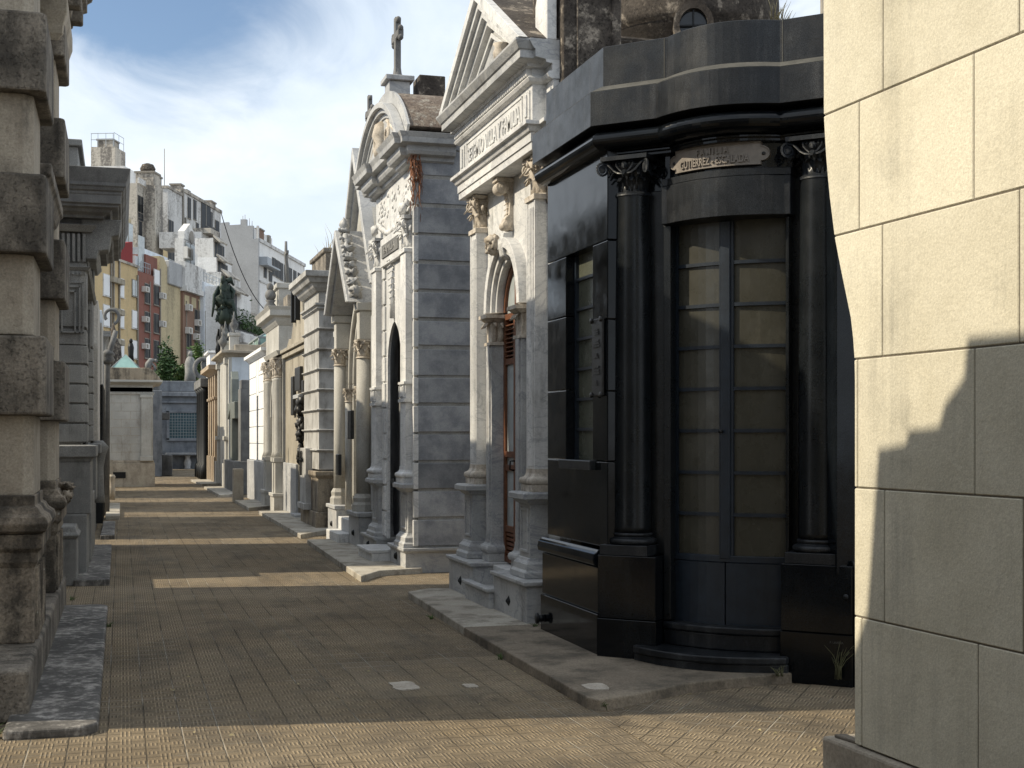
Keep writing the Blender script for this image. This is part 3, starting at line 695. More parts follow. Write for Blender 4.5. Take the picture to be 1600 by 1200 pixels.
    k = MB(C); k.tube([(.90, DY+db(.9)-.012, 1.69), (.90, DY+db(.9)-.03, 1.69)], .008, 8); k.tube([(.90, DY+db(.9)-.03, 1.69), (.90, DY+db(.9)-.055, 1.69)], [.015, .013], 10); k.build('door_knob', 'dark_iron', T)
    k = MB(C); k.box(.5, 1.36, .30, .34, .3, 3.2); k.build('curtain_backing', 'black', T)
    # steps
    def step(x0, x1, ya, sag, z0, z1, ov):
        xs = [x0+(x1-x0)*i/16 for i in range(17)]; mm = (x0+x1)/2; hw = (x1-x0)/2
        def yy(x, e): return ya-e-sag*(1-((x-mm)/hw)**2)
        k = MB(C)
        k.prism([(x, yy(x, 0)) for x in xs]+[(x1, .3), (x0, .3)], z0, z1-.05)
        k.prism([(x, yy(x, ov)) for x in xs]+[(x1, .3), (x0, .3)], z1-.05, z1)
        return k.build('step', 'granite_dull', T, bevel=.012, seg=3)
    step(.30, 1.42, -.02, .19, 0, .175, .025); step(.462, 1.358, .14, .10, .175, .338, .02)
    # entablature following flank - bow - flank
    def pth(y, sag, xl=-.0, xr=1.9):
        s2 = math.sqrt(2)
        left = y*(-1)  # offset of the left wall plane
        pts = [(.0+y*1.0, 1.40)]
        # corner where the left run (x = y in root frame) meets the chamfer run (local y = y)
        # chamfer line: x+y_ = y*sqrt2 ; with x = y  ->  y_ = y*(sqrt2-1)
        pts.append((y, y*(s2-1)))
        pts += [ch(x, y+bow(x, sag)) for x in BX]
        q = ch(xr, y); pts.append(q)
        pts.append((4.6, q[1]))
        return pts
    def ent(name, mat, prof, y, sag=.15, bevel=.003):
        k = MB(); k.mould(pth(y, sag), prof); return k.build(name, mat, T, bevel=bevel)
    cove = [(-.2, 3.715)]+[(-.085+.085*math.sin(a), 3.735+.125*(1-math.cos(a))) for a in [PI/2*i/8 for i in range(9)]]+[(-.02, 3.868), (-.2, 3.868)]
    ent('cavetto_cornice', 'granite', [(-.2, 3.67), (-.105, 3.67), (-.105, 3.69), (-.09, 3.695), (-.09, 3.712), (-.2, 3.712)], 0)
    ent('cavetto_cornice', 'granite', [(-.2, 3.715)]+[(-.075+.115*math.sin(t), 3.79-.075*math.cos(t)) for t in [PI*i/14 for i in range(15)]]+[(-.2, 3.866)], 0)
    ent('parapet_band', 'granite_dull', [(-.25, 3.885), (.055, 3.885), (.055, 4.13), (-.25, 4.13)], 0)
    ent('parapet_ledge', 'granite_top', [(-.25, 4.13), (.052, 4.133), (-.05, 4.19), (-.25, 4.19)], 0)
    ent('parapet_band', 'granite_dull', [(-.25, 4.19), (-.06, 4.19), (-.06, 4.48), (-.25, 4.48)], 0)
    for x in (.50, 1.36):
        k = MB(C); k.box(x-.003, x+.003, -.058, -.05, 3.885, 4.13); k.build('joint_seam', 'granite_top', T)
        k = MB(C); k.box(x-.003, x+.003, .057, .07, 4.19, 4.475); k.build('joint_seam', 'granite_top', T)
    # wall of the side lane, to the right of the second column
    k = MB(); q = ch(1.86, .02)
    k.prism([(q[0], q[1]), (4.6, q[1]), (4.6, q[1]+.5), (q[0], q[1]+.5)], 0, .345); k.prism([(q[0], q[1]+.01), (4.6, q[1]+.01), (4.6, q[1]+.5), (q[0], q[1]+.5)], .35, .74)
    k.prism([(q[0]-.1, q[1]+.06), (4.6, q[1]+.06), (4.6, q[1]+.5), (q[0]-.1, q[1]+.5)], .74, 3.68)
    k.mould([(q[0], q[1]+.06), (4.6, q[1]+.06)], [(-.05, .745), (.03, .75), (.05, .79), (.03, .83), (-.05, .835)])
    k.build('side_wall', 'granite', T, bevel=.004)
black_mausoleum()
def grass_tuft(x, y, z, h, nb, seed, label, mat='straw', spread=.6):
    random.seed(seed); mb = MB()
    for i in range(nb):
        a = random.uniform(0, 2*PI); l = h*random.uniform(.5, 1.0); s1 = random.uniform(.1, spread)
        pts = [(x+random.uniform(-.02, .02), y+random.uniform(-.02, .02), z)]
        for u in (.35, .7, 1.0): pts.append((pts[0][0]+math.cos(a)*s1*l*u*u, pts[0][1]+math.sin(a)*s1*l*u*u, z+l*u*(1-.25*s1*u)))
        mb.tube(pts, [.003, .0025, .002, .0006], 3)
    o = mb.build('grass_tuft', mat); tag(o, label, 'grass tuft'); return o
grass_tuft(4.52, 7.87, .06, .27, 16, 2, 'thin dry weed growing at the foot of the second black column', 'weed', .8)
grass_tuft(4.20, 8.08, .06, .09, 20, 5, 'low dry weed at the right end of the black step', 'weed', .8)
grass_tuft(2.80, 7.66, .0, .08, 26, 6, 'small green weed at the broken slab corner', 'leaf2', 1.2)
for i_, (x_, y_, l_) in enumerate(((2.70, 9.6, 'tiny weed in the kerb joint halfway along the soiled slab'), (2.70, 11.9, 'tiny weed by the kerb of the pale chipped slab'), (3.32, 10.72, 'small dry weed between the black plinth and the marble plinth'), (-.10, 12.2, 'tiny weed along the edge of the long left slab'), (-.47, 14.3, 'low weed in the gap between the two nearest left tombs'))):
    grass_tuft(x_, y_, .0 if x_ < 3 else .06, .06, 14, 60+i_, l_, 'leaf2', 1.2)
grass_tuft(-.66, 7.86, .0, .1, 30, 8, 'green weed at the bottom left corner beside the slab', 'leaf2', 1.3)
RR = -PI/2
def pedestal_col(T, cx, w, y0, d, z0, zcap, mat='marble_grey', mat2='marble_carved'):
    """moulded pedestal standing on a block: base, die with sunk panel, cap"""
    m = MB()
    m.mould(front(cx-w/2, cx+w/2, y0, y0+d), [(-.06, z0), (.07, z0), (.07, z0+.05), (.05, z0+.07), (.045, z0+.12), (.02, z0+.15), (.012, z0+.17), (-.06, z0+.17)])
    m.box(cx-w/2, cx+w/2, y0, y0+d, z0, zcap-.01)
    p = m.build('pedestal', mat, T, bevel=.003)
    m = MB(); a, b = cx-w*.28, cx+w*.28; za, zb = z0+.24, zcap-.16
    for q in ((a-.025, a, za, zb), (b, b+.025, za, zb), (a-.025, b+.025, za-.025, za), (a-.025, b+.025, zb, zb+.025)): m.box(q[0], q[1], y0-.012, y0+.01, q[2], q[3])
    m.mould(front(cx-w/2, cx+w/2, y0, y0+d), [(-.05, zcap-.1), (.005, zcap-.1), (.03, zcap-.085), (.05, zcap-.06), (.085, zcap-.05), (.085, zcap-.005), (.06, zcap+.01), (-.05, zcap+.01)])
    m.build('pedestal_cap', mat, p, bevel=.002)
    return p
def pilaster(T, cx, w, y0, d, z0, zc, ztop, mat='marble', mcap='marble_carved', flutes=5):
    m = MB(); m.box(cx-w/2, cx+w/2, y0, y0+d, z0+.14, zc)
    if flutes:
        fw = w*.72/flutes
        for i in range(flutes): x = cx-w*.36+fw*i; m.box(x+fw*.12, x+fw*.62, y0-.008, y0+.004, z0+.22, zc-.08)
        m.box(cx-w/2, cx-w*.40, y0-.008, y0+.004, z0+.15, zc); m.box(cx+w*.40, cx+w/2, y0-.008, y0+.004, z0+.15, zc)
    p = m.build('pilaster', mat, T, bevel=.002)
    b = MB(); b.mould(front(cx-w/2, cx+w/2, y0, y0+d), basemould(.045, .2, z0)); b.build('pilaster_base', mcap, p)
    c = MB(); h = ztop-zc
    rr = max(w*.43, .125); capital(c, cx, y0+rr*.95, zc, ztop, rr, rr*1.25, 8)
    c.box(cx-w*.42, cx+w*.42, y0+w*.3, y0+d, zc, ztop-.03)
    c.mould(front(cx-w/2, cx+w/2, y0, y0+d), band(.02, zc-.02, zc+.025)); c.build('capital', mcap, p); return p
    c.box(cx-w*.46, cx+w*.46, y0+.02, y0+d, zc, ztop-.03)
    c.mould(front(cx-w/2, cx+w/2, y0, y0+d), band(.02, zc, zc+.035))
    rows = ((4, .04, .45, .0), (3, .06, .72, .5))
    for nl, a, bb, sh in rows:
        for i in range(nl):
            x = cx-w*.42+w*.84*(i+.5)/nl
            c.leafstrip((x, y0+.03), -PI/2, .0, .05+.02*sh, zc+a*h+.02, zc+bb*h, w*.34, .5, .014)
            
    for sd in (-1, 1):
        for i in range(2):
            yy = y0+d*.3+d*.35*i
            c.leafstrip((cx+sd*(w/2-.02), yy), 0 if sd > 0 else PI, .0, .05, zc+.05*h+.02, zc+.6*h, w*.3, .5, .014)
        c.spiral((cx+sd*w*.5, y0-.02, zc+h*.74), -PI/2 if False else (0 if sd > 0 else PI), h*.16, 1.7, .016)
        c.tube([(cx+sd*w*.5, y0-.035, zc+h*.74), (cx+sd*w*.5, y0+.02, zc+h*.74)], h*.1, 12)
    c.blob((cx, y0-.03, zc+h*.82), (w*.16, .03, h*.1), .3, 4, 10)
    c.mould(front(cx-w*.52, cx+w*.52, y0-.01, y0+d), band(.035, ztop-.06, ztop-.002))
    c.build('capital', mcap, p)
    return p
def dentils(mb, x0, x1, y, z0, z1, w, gap, d):
    x = x0
    while x+w <= x1+1e-6: mb.box(x, x+w, y-d, y+.02, z0, z1); x += w+gap
def vent(T, x, y, z):
    m = MB(); m.lathe([(.045, -.02), (.05, 0), (.03, .03), (.008, .035)], 0, 0, 12)
    m.v = [(x+p[0], y-p[2], z+p[1]) for p in m.v]; return m.build('vent_cap', 'dark_iron', T)

# ------------------------------------------------------------------ white chapel with the gable (second on the right)
def gabled_chapel():
    T = thing('gabled_chapel', 'white marble chapel with triangular gable, engraved frieze and red-brown louvred door', 'mausoleum', (3.3, 13.8, 0), RR)
    m = MB(); m.box(0.02, 2.93, .42, 2.4, 0, 4.45); m.build('core_wall', 'marble_grey', T)
    # plinth blocks
    for a, b in ((.10, 1.08), (1.86, 2.90)):
        m = MB(); m.box(a, b, 0, .9, 0, .375); m.mould(front(a, b, 0, .9), [(-.05, .375), (.005, .375), (.03, .39), (.03, .42), (-.05, .42)]); m.box(a+.02, b-.02, .02, .88, .3, .417); p = m.build('plinth', 'marble_grey', T, bevel=.004)
        m = MB(); cx = a+.5; v = MB(); v.taper(-.035, .035, -.035, .035, 0, .03, .03); v.v = [(cx+q[0]*.7-q[1]*.7, -q[2], .2+(q[0]*.7+q[1]*.7)) for q in v.v]; v.build('diamond_vent', 'dark_iron', p)
    m = MB(); m.box(.98, 1.855, -.05, .35, 0, .21); m.mould(front(.98, 1.855, -.05, .3), [(-.05, .21), (.0, .21), (.03, .225), (.03, .255), (-.05, .255)]); m.build('step', 'marble_grey', T, bevel=.006)
    m = MB(); m.box(1.085, 1.855, .2, .6, 0, .40); m.build('step', 'marble', T, bevel=.006)
    for cx in (.40, 2.42): pedestal_col(T, cx, .32, .13, .35, .42, 1.16)
    for cx in (.40, 2.42): pilaster(T, cx, .25, .19, .2, 1.17, 3.76, 4.12, 'marble', flutes=4)
    # rusticated corner strips
    for a, b in ((2.70, 2.93), (.02, .22)):
        m = MB(); m.mould(front(a, b, .30, .8), rustic(.42, 4.12, 7, .018, .012, .06)); m.build('corner_strip', 'marble', T, bevel=.004)
    # wall with the arch
    m = MB(); wall_arch(m, .22, 2.70, .42, 4.13, 1.40, .60, 2.88, .30, .40, 1.1, n=20); m.build('front_wall', 'marble', T)
    # arch mouldings
    m = MB()
    for r0, r1, y in ((.42, .47, .27), (.47, .53, .23), (.53, .62, .19)): m.arch(1.40, 2.88, r0, r1, y, .395, n=28, k=1.1)
    m.build('archivolt', 'marble', T, bevel=.006, seg=2)
    for sd in (-1, 1):     # jamb pilasters with imposts
        xa, xb = (1.40-.61, 1.40-.42) if sd < 0 else (1.40+.42, 1.40+.61)
        m = MB(); m.box(xa, xb, .22, .45, .6, 2.56); m.box(xa+.04, xb-.04, .205, .25, .6, 2.56); m.mould(front(xa, xb, .22, .42), basemould(.035, .26, .42)); j = m.build('jamb', 'marble_grey', T, bevel=.003)
        m = MB(); m.box(xa+.01, xb-.01, .22, .45, 2.56, 2.84)
        m.mould(front(xa, xb, .22, .45), band(.02, 2.56, 2.59)); m.mould(front(xa, xb, .20, .45), [(-.05, 2.79), (.0, 2.79), (.03, 2.82), (.05, 2.825), (.05, 2.86), (-.05, 2.86)])
        for i in range(3):
            x = xa+(xb-xa)*(i+.5)/3; m.leafstrip((x, .22), -PI/2, 0, .035, 2.6, 2.79, .075, .4, .01)
        for i in range(3): m.leafstrip((xb if sd < 0 else xa, .25+.07*i), 0 if sd < 0 else PI, 0, .03, 2.6, 2.79, .08, .4, .01)
        m.build('impost', 'marble_carved', j)
    # reveal of the opening
    m = MB(); m.arch(1.40, 2.88, .43, .60, .402, .80, n=24, k=1.1); m.box(.80, .97, .402, .80, .42, 2.88); m.box(1.83, 2.0, .402, .80, .42, 2.88); m.build('reveal', 'marble_grey', T)
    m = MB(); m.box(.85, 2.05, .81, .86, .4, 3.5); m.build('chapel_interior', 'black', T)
    # wooden double door with louvres and arched light
    dy = .34
    for x0, x1 in ((.982, 1.395), (1.405, 1.818)):
        m = MB()
        for a, b in ((x0, x0+.06), (x1-.06, x1)): m.box(a, b, dy, dy+.06, .42, 2.86)
        for z in (.42, .72, 1.32, 1.45, 2.36, 2.80): m.box(x0, x1, dy+.003, dy+.055, z, z+.06)
        d = m.build('door_leaf', 'rosewood', T, bevel=.004)
        m = MB()
        for k in range(8): z = 2.44+.043*k; m.xz([(x0+.06, z), (x1-.06, z), (x1-.06, z+.012), (x0+.06, z+.012)], dy+.005, dy+.045)
        for k in range(5): z = .50+.045*k; m.xz([(x0+.06, z), (x1-.06, z), (x1-.06, z+.028), (x0+.06, z+.028)], dy+.015, dy+.04)
        m.build('louvre', 'rosewood', d)
        m = MB(); m.box(x0+.06, x1-.06, dy+.025, dy+.032, .78, 2.38); m.build('door_glass', 'glass_pale', d)
    h = MB(); h.tube([(1.40, dy-.005, 1.42), (1.40, dy-.05, 1.42), (1.40, dy-.055, 1.34), (1.40, dy-.01, 1.33)], .009, 7); h.build('door_handle', 'dark_iron', T)
    m = MB(); m.arch(1.40, 2.88, .37, .418, dy, dy+.05, n=20, k=1.1); m.box(1.38, 1.42, dy, dy+.05, 2.86, 3.28); m.build('fanlight_frame', 'rosewood', T)
    m = MB(); m.xz([(1.40+.39*math.cos(a), 2.87+.43*math.sin(a)) for a in [PI*i/16 for i in range(17)]], dy+.03, dy+.036); m.build('fanlight_pane', 'glass_pale', T)
    # keystone: console over a small carved head
    m = MB(); prof = [(.31, 3.62), (.25, 3.63), (.21, 3.68), (.22, 3.74), (.26, 3.78), (.265, 3.88), (.24, 3.97), (.19, 4.02), (.15, 4.09), (.15, 4.12), (.31, 4.12)]
    m.yz(prof, 1.345, 1.475)
    for z, y, r in ((3.675, .235, .042), (4.03, .19, .062)): m.tube([(1.335, y, z), (1.485, y, z)], r, 16); m.tube([(1.328, y, z), (1.492, y, z)], r*.62, 14); m.tube([(1.322, y, z), (1.498, y, z)], r*.28, 10)
    m.box(1.33, 1.49, .13, .31, 4.085, 4.125)
    for k in range(5): m.leafstrip((1.41, .27), -PI/2, 0, .03, 3.70+.05*k, 3.80+.05*k, .085, .4, .01)
    m.build('console', 'marble_carved', T, bevel=.004)
    m = MB(); m.yz([(.30, 3.34), (.20, 3.38), (.18, 3.50), (.20, 3.60), (.30, 3.62)], 1.345, 1.475); m.build('keystone', 'marble', T, bevel=.006)
    m = MB(); c = (1.43, .10, 3.50); m.xf = Matrix.Translation((-.19, .07, .38)) @ Matrix.Diagonal((.88, .88, .88, 1)) @ Matrix.Translation((.17, .02, .05))
    m.blob(c, (.072, .085, .105), .05, 2, 18); m.blob((1.43, .09, 3.555), (.088, .088, .07), .25, 5, 18, 3); m.blob((1.43, .02, 3.485), (.014, .022, .024), .05, 2, 8); m.blob((1.43, .03, 3.43), (.03, .03, .022), .05, 2, 10)
    for s1 in (-1, 1): m.blob((1.43+s1*.028, .03, 3.515), (.016, .012, .008), .02, 1, 8); m.blob((1.43+s1*.032, .035, 3.465), (.026, .022, .026), .02, 1, 8); m.blob((1.43+s1*.078, .10, 3.52), (.03, .05, .075), .35, 6, 12, s1+4)
    m.build('carved_head', 'marble_carved', T)
    # entablature: breaks forward over the front bay
    pa = [(.02, 1.0), (.02, .22), (.12, .22), (.12, .10), (2.72, .10), (2.72, .22), (2.93, .22)]
    m = MB(); m.mould(pa, [(-.2, 4.13), (0, 4.13), (0, 4.2), (.012, 4.2), (.012, 4.28), (.03, 4.285), (.05, 4.33), (.075, 4.335), (.075, 4.37), (-.2, 4.37)]); m.build('architrave', 'marble', T, bevel=.002)
    m = MB(); m.prism([(.02, 1.0), (.02, .23), (.13, .23), (.13, .11), (2.71, .11), (2.71, .23), (2.92, .23), (2.92, 1.0)], 4.37, 4.70); fz = m.build('frieze', 'marble', T)
    m = MB()
    for a, b, c_, d, t in ((.42, 2.42, 4.405, 4.665, .016),):
        m.box(a, b, .11-.008, .115, c_, c_+t); m.box(a, b, .11-.008, .115, d-t, d); m.box(a, a+t, .11-.008, .115, c_, d); m.box(b-t, b, .11-.008, .115, c_, d)
    for a, b in ((.19, .35), (2.49, 2.65)):
        m.box(a, b, .098, .115, 4.41, 4.66); m.box(a+.05, b-.05, .085, .1, 4.44, 4.63)
    m.box(2.76, 2.88, .215, .24, 4.43, 4.64); m.build('frieze_panel', 'marble', fz, bevel=.002)
    m = MB(); m.text('SETEMIO VILLA Y FAMILIA', .48, 2.36, 4.455, 4.60, .11, .012, .012); m.build('engraved_letters', 'marble', fz)
    m = MB(); m.mould(pa, [(-.2, 4.70), (0, 4.70), (.03, 4.715), (.045, 4.74), (.03, 4.76), (0, 4.765), (0, 4.83), (.05, 4.835), (.06, 4.86), (-.2, 4.86)])
    dentils(m, .10, 2.74, .10, 4.77, 4.83, .035, .022, .042); m.build('dentil_band', 'marble', T)
    m = MB(); m.mould(pa, [(-.2, 4.86), (.06, 4.86), (.15, 4.875), (.15, 4.94), (.165, 4.95), (.18, 4.975), (.20, 5.01), (.20, 5.03), (-.2, 5.03)]); m.build('cornice', 'marble_grey', T, bevel=.002)
    # pediment
    xl, xr, ap, zb = -.08, 2.94, 5.92, 5.03; cx = 1.43; sl = (ap-zb)/(cx-xl)
    m = MB(); m.xz([(.2, zb), (2.66, zb), (cx, zb+(cx-.25)*sl)], .12, .4); m.build('tympanum', 'marble_grey', T)
    m = MB()
    for k, (ya, t0, t1) in enumerate(((-.08, .0, .10), (-.04, .10, .17), (.0, .17, .24), (.05, .24, .30), (.09, .36, .40))):
        o, i = t0, t1
        def L(t): return [(xl+t*1.5, zb), (cx, ap-t*1.15), (xr-t*1.5, zb)]
        m.ribbon(L(i), L(o), ya, .14 if t0 > .05 else .0)
    m.build('raking_cornice', 'marble', T, bevel=.003)
    m = MB(); m.lathe([(.04, 5.04), (.07, 5.07), (.08, 5.14), (.06, 5.19), (.08, 5.22)], 2.05, .02, 12); m.build('tympanum_urn', 'marble_carved', T)
    # roof and the dark side attic
    m = MB(); m.ribbon([(.12, 5.035), (cx, 5.80), (2.74, 5.035)], [(-.07, 5.035), (cx, 5.91), (2.93, 5.035)], .003, .78); m.build('roof', 'stained', T, bevel=.01)
    m = MB(); m.xz([(2.60, 5.03), (2.93, 5.03), (2.93, 5.60), (2.80, 5.68), (2.60, 5.40)], .17, .26); m.build('gable_block', 'marble', T, bevel=.006)
    m = MB(); m.box(2.15, 3.02, .285, .78, 3.7, 6.6); m.box(3.0, 3.045, .40, .42, 4.4, 6.2); m.box(3.0, 3.05, .72, .80, 3.7, 6.6); m.build('attic_side', 'stained', T, bevel=.01)
gabled_chapel()

# ------------------------------------------------------------------ rough plastered drum with an oval window behind the black mausoleum
def drum_tower():
    T = thing('domed_tower', 'round stained plaster tower with oval window rising behind the black parapet', 'tower', (5.66, 12.9, 0))
    m = MB(); m.lathe([(.88, 3.0), (.88, 5.74), (.92, 5.77), (.93, 5.82), (.93, 6.1), (.9, 6.5), (.8, 6.9), (.5, 7.2), (.2, 7.3)], 0, 0, 44)
    m.box(-.9, .9, -.9, .9, 0, 3.6); m.build('drum_wall', 'stained', T)
    m = MB(); m.box(-1.29, 1.29, -1.0, .5, 2.4, 5.36); m.box(-1.33, 1.33, -1.04, .5, 5.36, 5.43); m.build('drum_base', 'stained', T, bevel=.02)
    for a in (-PI/2-.36,):
        c, s1 = math.cos(a), math.sin(a)
        w = MB(); pts = [(.17*math.cos(t), .20*math.sin(t)) for t in [2*PI*i/24 for i in range(24)]]
        w.ribbon([(p[0]*.80, p[1]*.80) for p in pts], [(p[0]*1.15, p[1]*1.15) for p in pts], -.08, .06, closed=True)
        tr = lambda p: (c*(.90-p[1])-s1*p[0]*1.0, s1*(.90-p[1])+c*p[0], 5.64+p[2])
        w.warp(tr); f = w.build('window_frame', 'stained', T)
        w = MB(); w.xz([(p[0]*.85, p[1]*.85) for p in pts], -.02, -.005); w.warp(tr); w.build('window_pane', 'glass_dark', f)
        w = MB(); w.box(-.008, .008, -.05, -.02, -.16, .16); w.box(-.13, .13, -.05, -.02, -.008, .008); w.warp(tr); w.build('window_bars', 'dark_iron', f)
    random.seed(5); m = MB()
    for i in range(40):
        a = random.uniform(-.5, .3); l = random.uniform(.1, .28); b = random.uniform(-1, 1)
        x, y, z = .98*math.cos(a-.5), .98*math.sin(a-.5), 5.74
        m.tube([(x, y, z), (x+.06*b, y-.05, z+l*.6), (x+.13*b, y-.1, z+l)], [.006, .005, .001], 3)
    o = m.build('tufted_weed', 'straw'); o.location = T.location; tag(o, 'dry weeds sprouting from the rim of the round plaster tower', 'plant')
drum_tower()
m = MB(); m.tube([(7.62, 13.6, 0), (7.62, 13.6, 6.6)], .035, 8); tag(m.build('flag_pole', 'pipe'), 'grey metal pole behind the black parapet near the cream wall', 'pole')

# ------------------------------------------------------------------ cross on a block
def cross(mb, x, y, z0, h, w, t, axis='x', trefoil=True):
    """latin cross; its arms run along local x (or y)"""
    def B(a0, a1, b0, b1, z_0, z_1):
        if axis == 'x': mb.box(x+a0, x+a1, y+b0, y+b1, z_0, z_1)
        else: mb.box(x+b0, x+b1, y+a0, y+a1, z_0, z_1)
    B(-t*.5, t*.5, -t*.4, t*.4, z0, z0+h); B(-w/2, w/2, -t*.38, t*.38, z0+h*.62, z0+h*.62+t)
    if trefoil:
        zc = z0+h*.62+t/2
        for dx, zz_ in ((-w/2, zc), (w/2, zc), (0, z0+h)):
            for s1 in (-1, 1):
                if dx: c_ = (dx*.92, zc+s1*t*.6)
                else: c_ = (s1*t*.6, z0+h*.95)
                px_, py_ = (x+c_[0], y) if axis == 'x' else (x, y+c_[0])
                mb.blob((px_, py_, c_[1]), (t*.45, t*.4, t*.45), .05, 2, 8)

# ------------------------------------------------------------------ banded chapel with segmental pediment (third)
def banded_chapel():
    T = thing('banded_chapel', 'chapel with blue-grey banded side wall, curved pediment and brown barrel roof', 'mausoleum', (3.3, 18.95, 0), RR)
    m = MB(); m.box(.10, 2.96, .33, 2.6, 0, 5.2); m.build('core_wall', 'bluemarble', T)
    # side wall seen from the lane: dark blocks with pale joints
    zb = [.30+.345*i for i in range(15)]
    m = MB(); bd = MB()
    random.seed(14)
    for i in range(14):
        j = .03+.025*random.random(); m.box(2.70, 3.0+random.uniform(-.006, .004), .14, 1.1+random.uniform(-.3, .3), zb[i]+j, zb[i+1]-.004*random.random()); m.box(2.70, 2.998, 1.0, 2.7, zb[i]+j, zb[i+1]-.002); bd.box(2.71, 2.985, .155, 2.69, zb[i]-.004, zb[i]+j)
    m.box(2.70, 3.0, .14, 2.7, zb[14]+.02, 5.26); bd.box(2.71, 2.985, .155, 2.69, zb[14]-.02, zb[14]+.02)
    m.build('side_blocks', 'bluemarble', T, bevel=.004); bd.build('joint_bands', 'band', T)
    m = MB(); m.box(2.66, 3.04, .10, 2.75, 5.262, 5.31); m.build('side_coping', 'band', T, bevel=.006)
    # quoins on the front
    for a, b, c_ in ((2.93, 3.003, .10), (2.24, 2.50, .095), (.96, 1.16, .095)):
        m = MB()
        for i in range(14):
            if a > 2.9 or zb[i+1] < 4.2: m.box(a, b, c_, c_+.06, zb[i]+.03, zb[i+1]-.0)
        m.build('front_blocks', 'marble', T, bevel=.004)
    m = MB(); wall_arch(m, .10, 2.93, .30, 4.0, 1.70, .45, 2.60, .12, .155, rise=1.25, pointed=True); m.build('front_wall', 'marble', T)
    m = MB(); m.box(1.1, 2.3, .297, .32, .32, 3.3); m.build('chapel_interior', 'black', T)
    m = MB(); m.box(1.26, 2.14, .27, .29, .32, 2.35); m.build('door', 'greystone', T)
    m = MB(); m.mould(front(2.05, 3.0, 0, 2.7), [(-.05, 0), (0, 0), (0, .245), (.02, .255), (.035, .275), (.035, .305), (-.05, .305)]); m.box(2.06, 2.99, .01, 2.69, 0, .3); p1 = m.build('plinth', 'marble_grey', T, bevel=.004)
    vent(p1, 2.45, -.0, .17)
    m = MB(); m.mould(front(.06, 1.06, 0, .6), [(-.05, 0), (0, 0), (0, .245), (.02, .255), (.035, .275), (.035, .305), (-.05, .305)]); m.box(.07, 1.05, .01, .59, 0, .3); p2 = m.build('plinth', 'marble_grey', T, bevel=.004)
    vent(p2, .5, -.0, .17)
    m = MB(); m.box(1.07, 2.04, -.24, .5, 0, .17); m.box(1.065, 2.045, -.27, .5, .172, .21); m.build('step', 'marble', T, bevel=.005)
    for cx in (.72, 2.68): pedestal_col(T, cx, .46, .05, .2, .305, 1.08, 'marble_grey')
    for cx in (.72, 2.70):
        p = pilaster(T, cx, .32, .03, .16, 1.09, 3.93, 4.36, 'marble', 'marble', 0)
        m = MB(); m.mould(front(cx-.16, cx+.16, .03, .2), band(.025, 2.08, 2.12)); m.mould(front(cx-.16, cx+.16, .03, .2), band(.025, 2.30, 2.33)); m.box(cx-.05, cx+.05, .005, .05, 2.15, 2.27); m.box(cx-.14, cx-.10, .005, .05, 2.14, 2.28); m.box(cx+.10, cx+.14, .005, .05, 2.14, 2.28); m.build('pilaster_band', 'marble', p)
    # plaque between the capitals, garland over the door
    m = MB(); m.box(1.05, 2.44, .06, .12, 3.93, 4.30); pq = m.build('plaque', 'marble', T, bevel=.004)
    m = MB(); m.box(1.2, 2.3, .045, .07, 4.03, 4.2); inset = m.build('plaque_inset', 'greystone', pq)
    m = MB(); m.text('FAMILIA', 1.38, 2.13, 4.07, 4.16, .045, .008); m.build('letters', 'band', inset)
    m = MB()
    for k in range(8): m.leafstrip((1.70, .12), -PI/2, 0, .04+.006*k, 3.28+.08*k, 3.42+.08*k, .12-.008*k, .4, .015)
    m.tube([(1.70, .10, 3.2), (1.70, .09, 3.55), (1.70, .11, 3.85)], [.04, .025, .012], 8); m.build('door_ornament', 'marble', T)
    m = MB(); random.seed(11)
    m.tube([(.75+1.9*i/16, .10+.02*math.sin(i*2), 4.55-.22*math.sin(PI*i/16)) for i in range(17)], .035, 7)
    for k in range(30):
        u = k/29; m.blob((.75+1.9*u, .09, 4.55-.22*math.sin(PI*u)), (.05, .03, .045), .3, 5, 8, k)
    for sx_ in (.72, 2.6): m.blob((sx_, .04, 4.48), (.11, .05, .07), .3, 4, 10, 4)
    m.build('garland', 'marble', T)
    m = MB(); m.box(.3, 2.9, .14, .4, 4.36, 5.0)
    for k in range(46):
        x = .5+2.2*random.random(); z = 4.6+.34*random.random(); m.blob((x, .14, z), (.05, .014, .035), .4, 5, 7, k)
    m.build('carved_frieze', 'marble', T)
    pa = [(.10, 1.2), (.10, .12), (.40, .12), (.40, .05), (.98, .05), (.98, .12), (2.3, .12), (2.3, .05), (2.88, .05), (2.88, .12), (3.0, .12), (3.0, .6)]
    m = MB(); m.mould(pa, [(-.2, 4.98), (0, 4.98), (.03, 5.0), (.03, 5.04), (.10, 5.06), (.12, 5.1), (.12, 5.16), (.2, 5.18), (.21, 5.24), (.24, 5.30), (-.2, 5.30)]); m.build('cornice', 'marble_grey', T, bevel=.002)
    # segmental pediment in front, barrel roof behind
    cx = 1.50; hw = 1.5; sag = .68; rad = (hw*hw+sag*sag)/(2*sag); zc = 5.31+sag-rad; a0 = math.asin((5.31-zc)/rad)
    m = MB()
    for dr0, dr1, ya in ((.0, -.07, -.12), (-.07, -.13, -.07), (-.13, -.19, -.02)): m.arch(cx, zc, rad+dr1, rad+dr0, ya, .0, a0, PI-a0, 30)
    m.build('curved_cornice', 'marble_grey', T, bevel=.003)
    aa = [a0+(PI-2*a0)*i/24 for i in range(25)]
    m = MB(); m.xz([(cx+(rad-.17)*math.cos(a), zc+(rad-.17)*math.sin(a)) for a in aa], .0, .1); m.build('tympanum', 'marble_grey', T)
    m = MB()
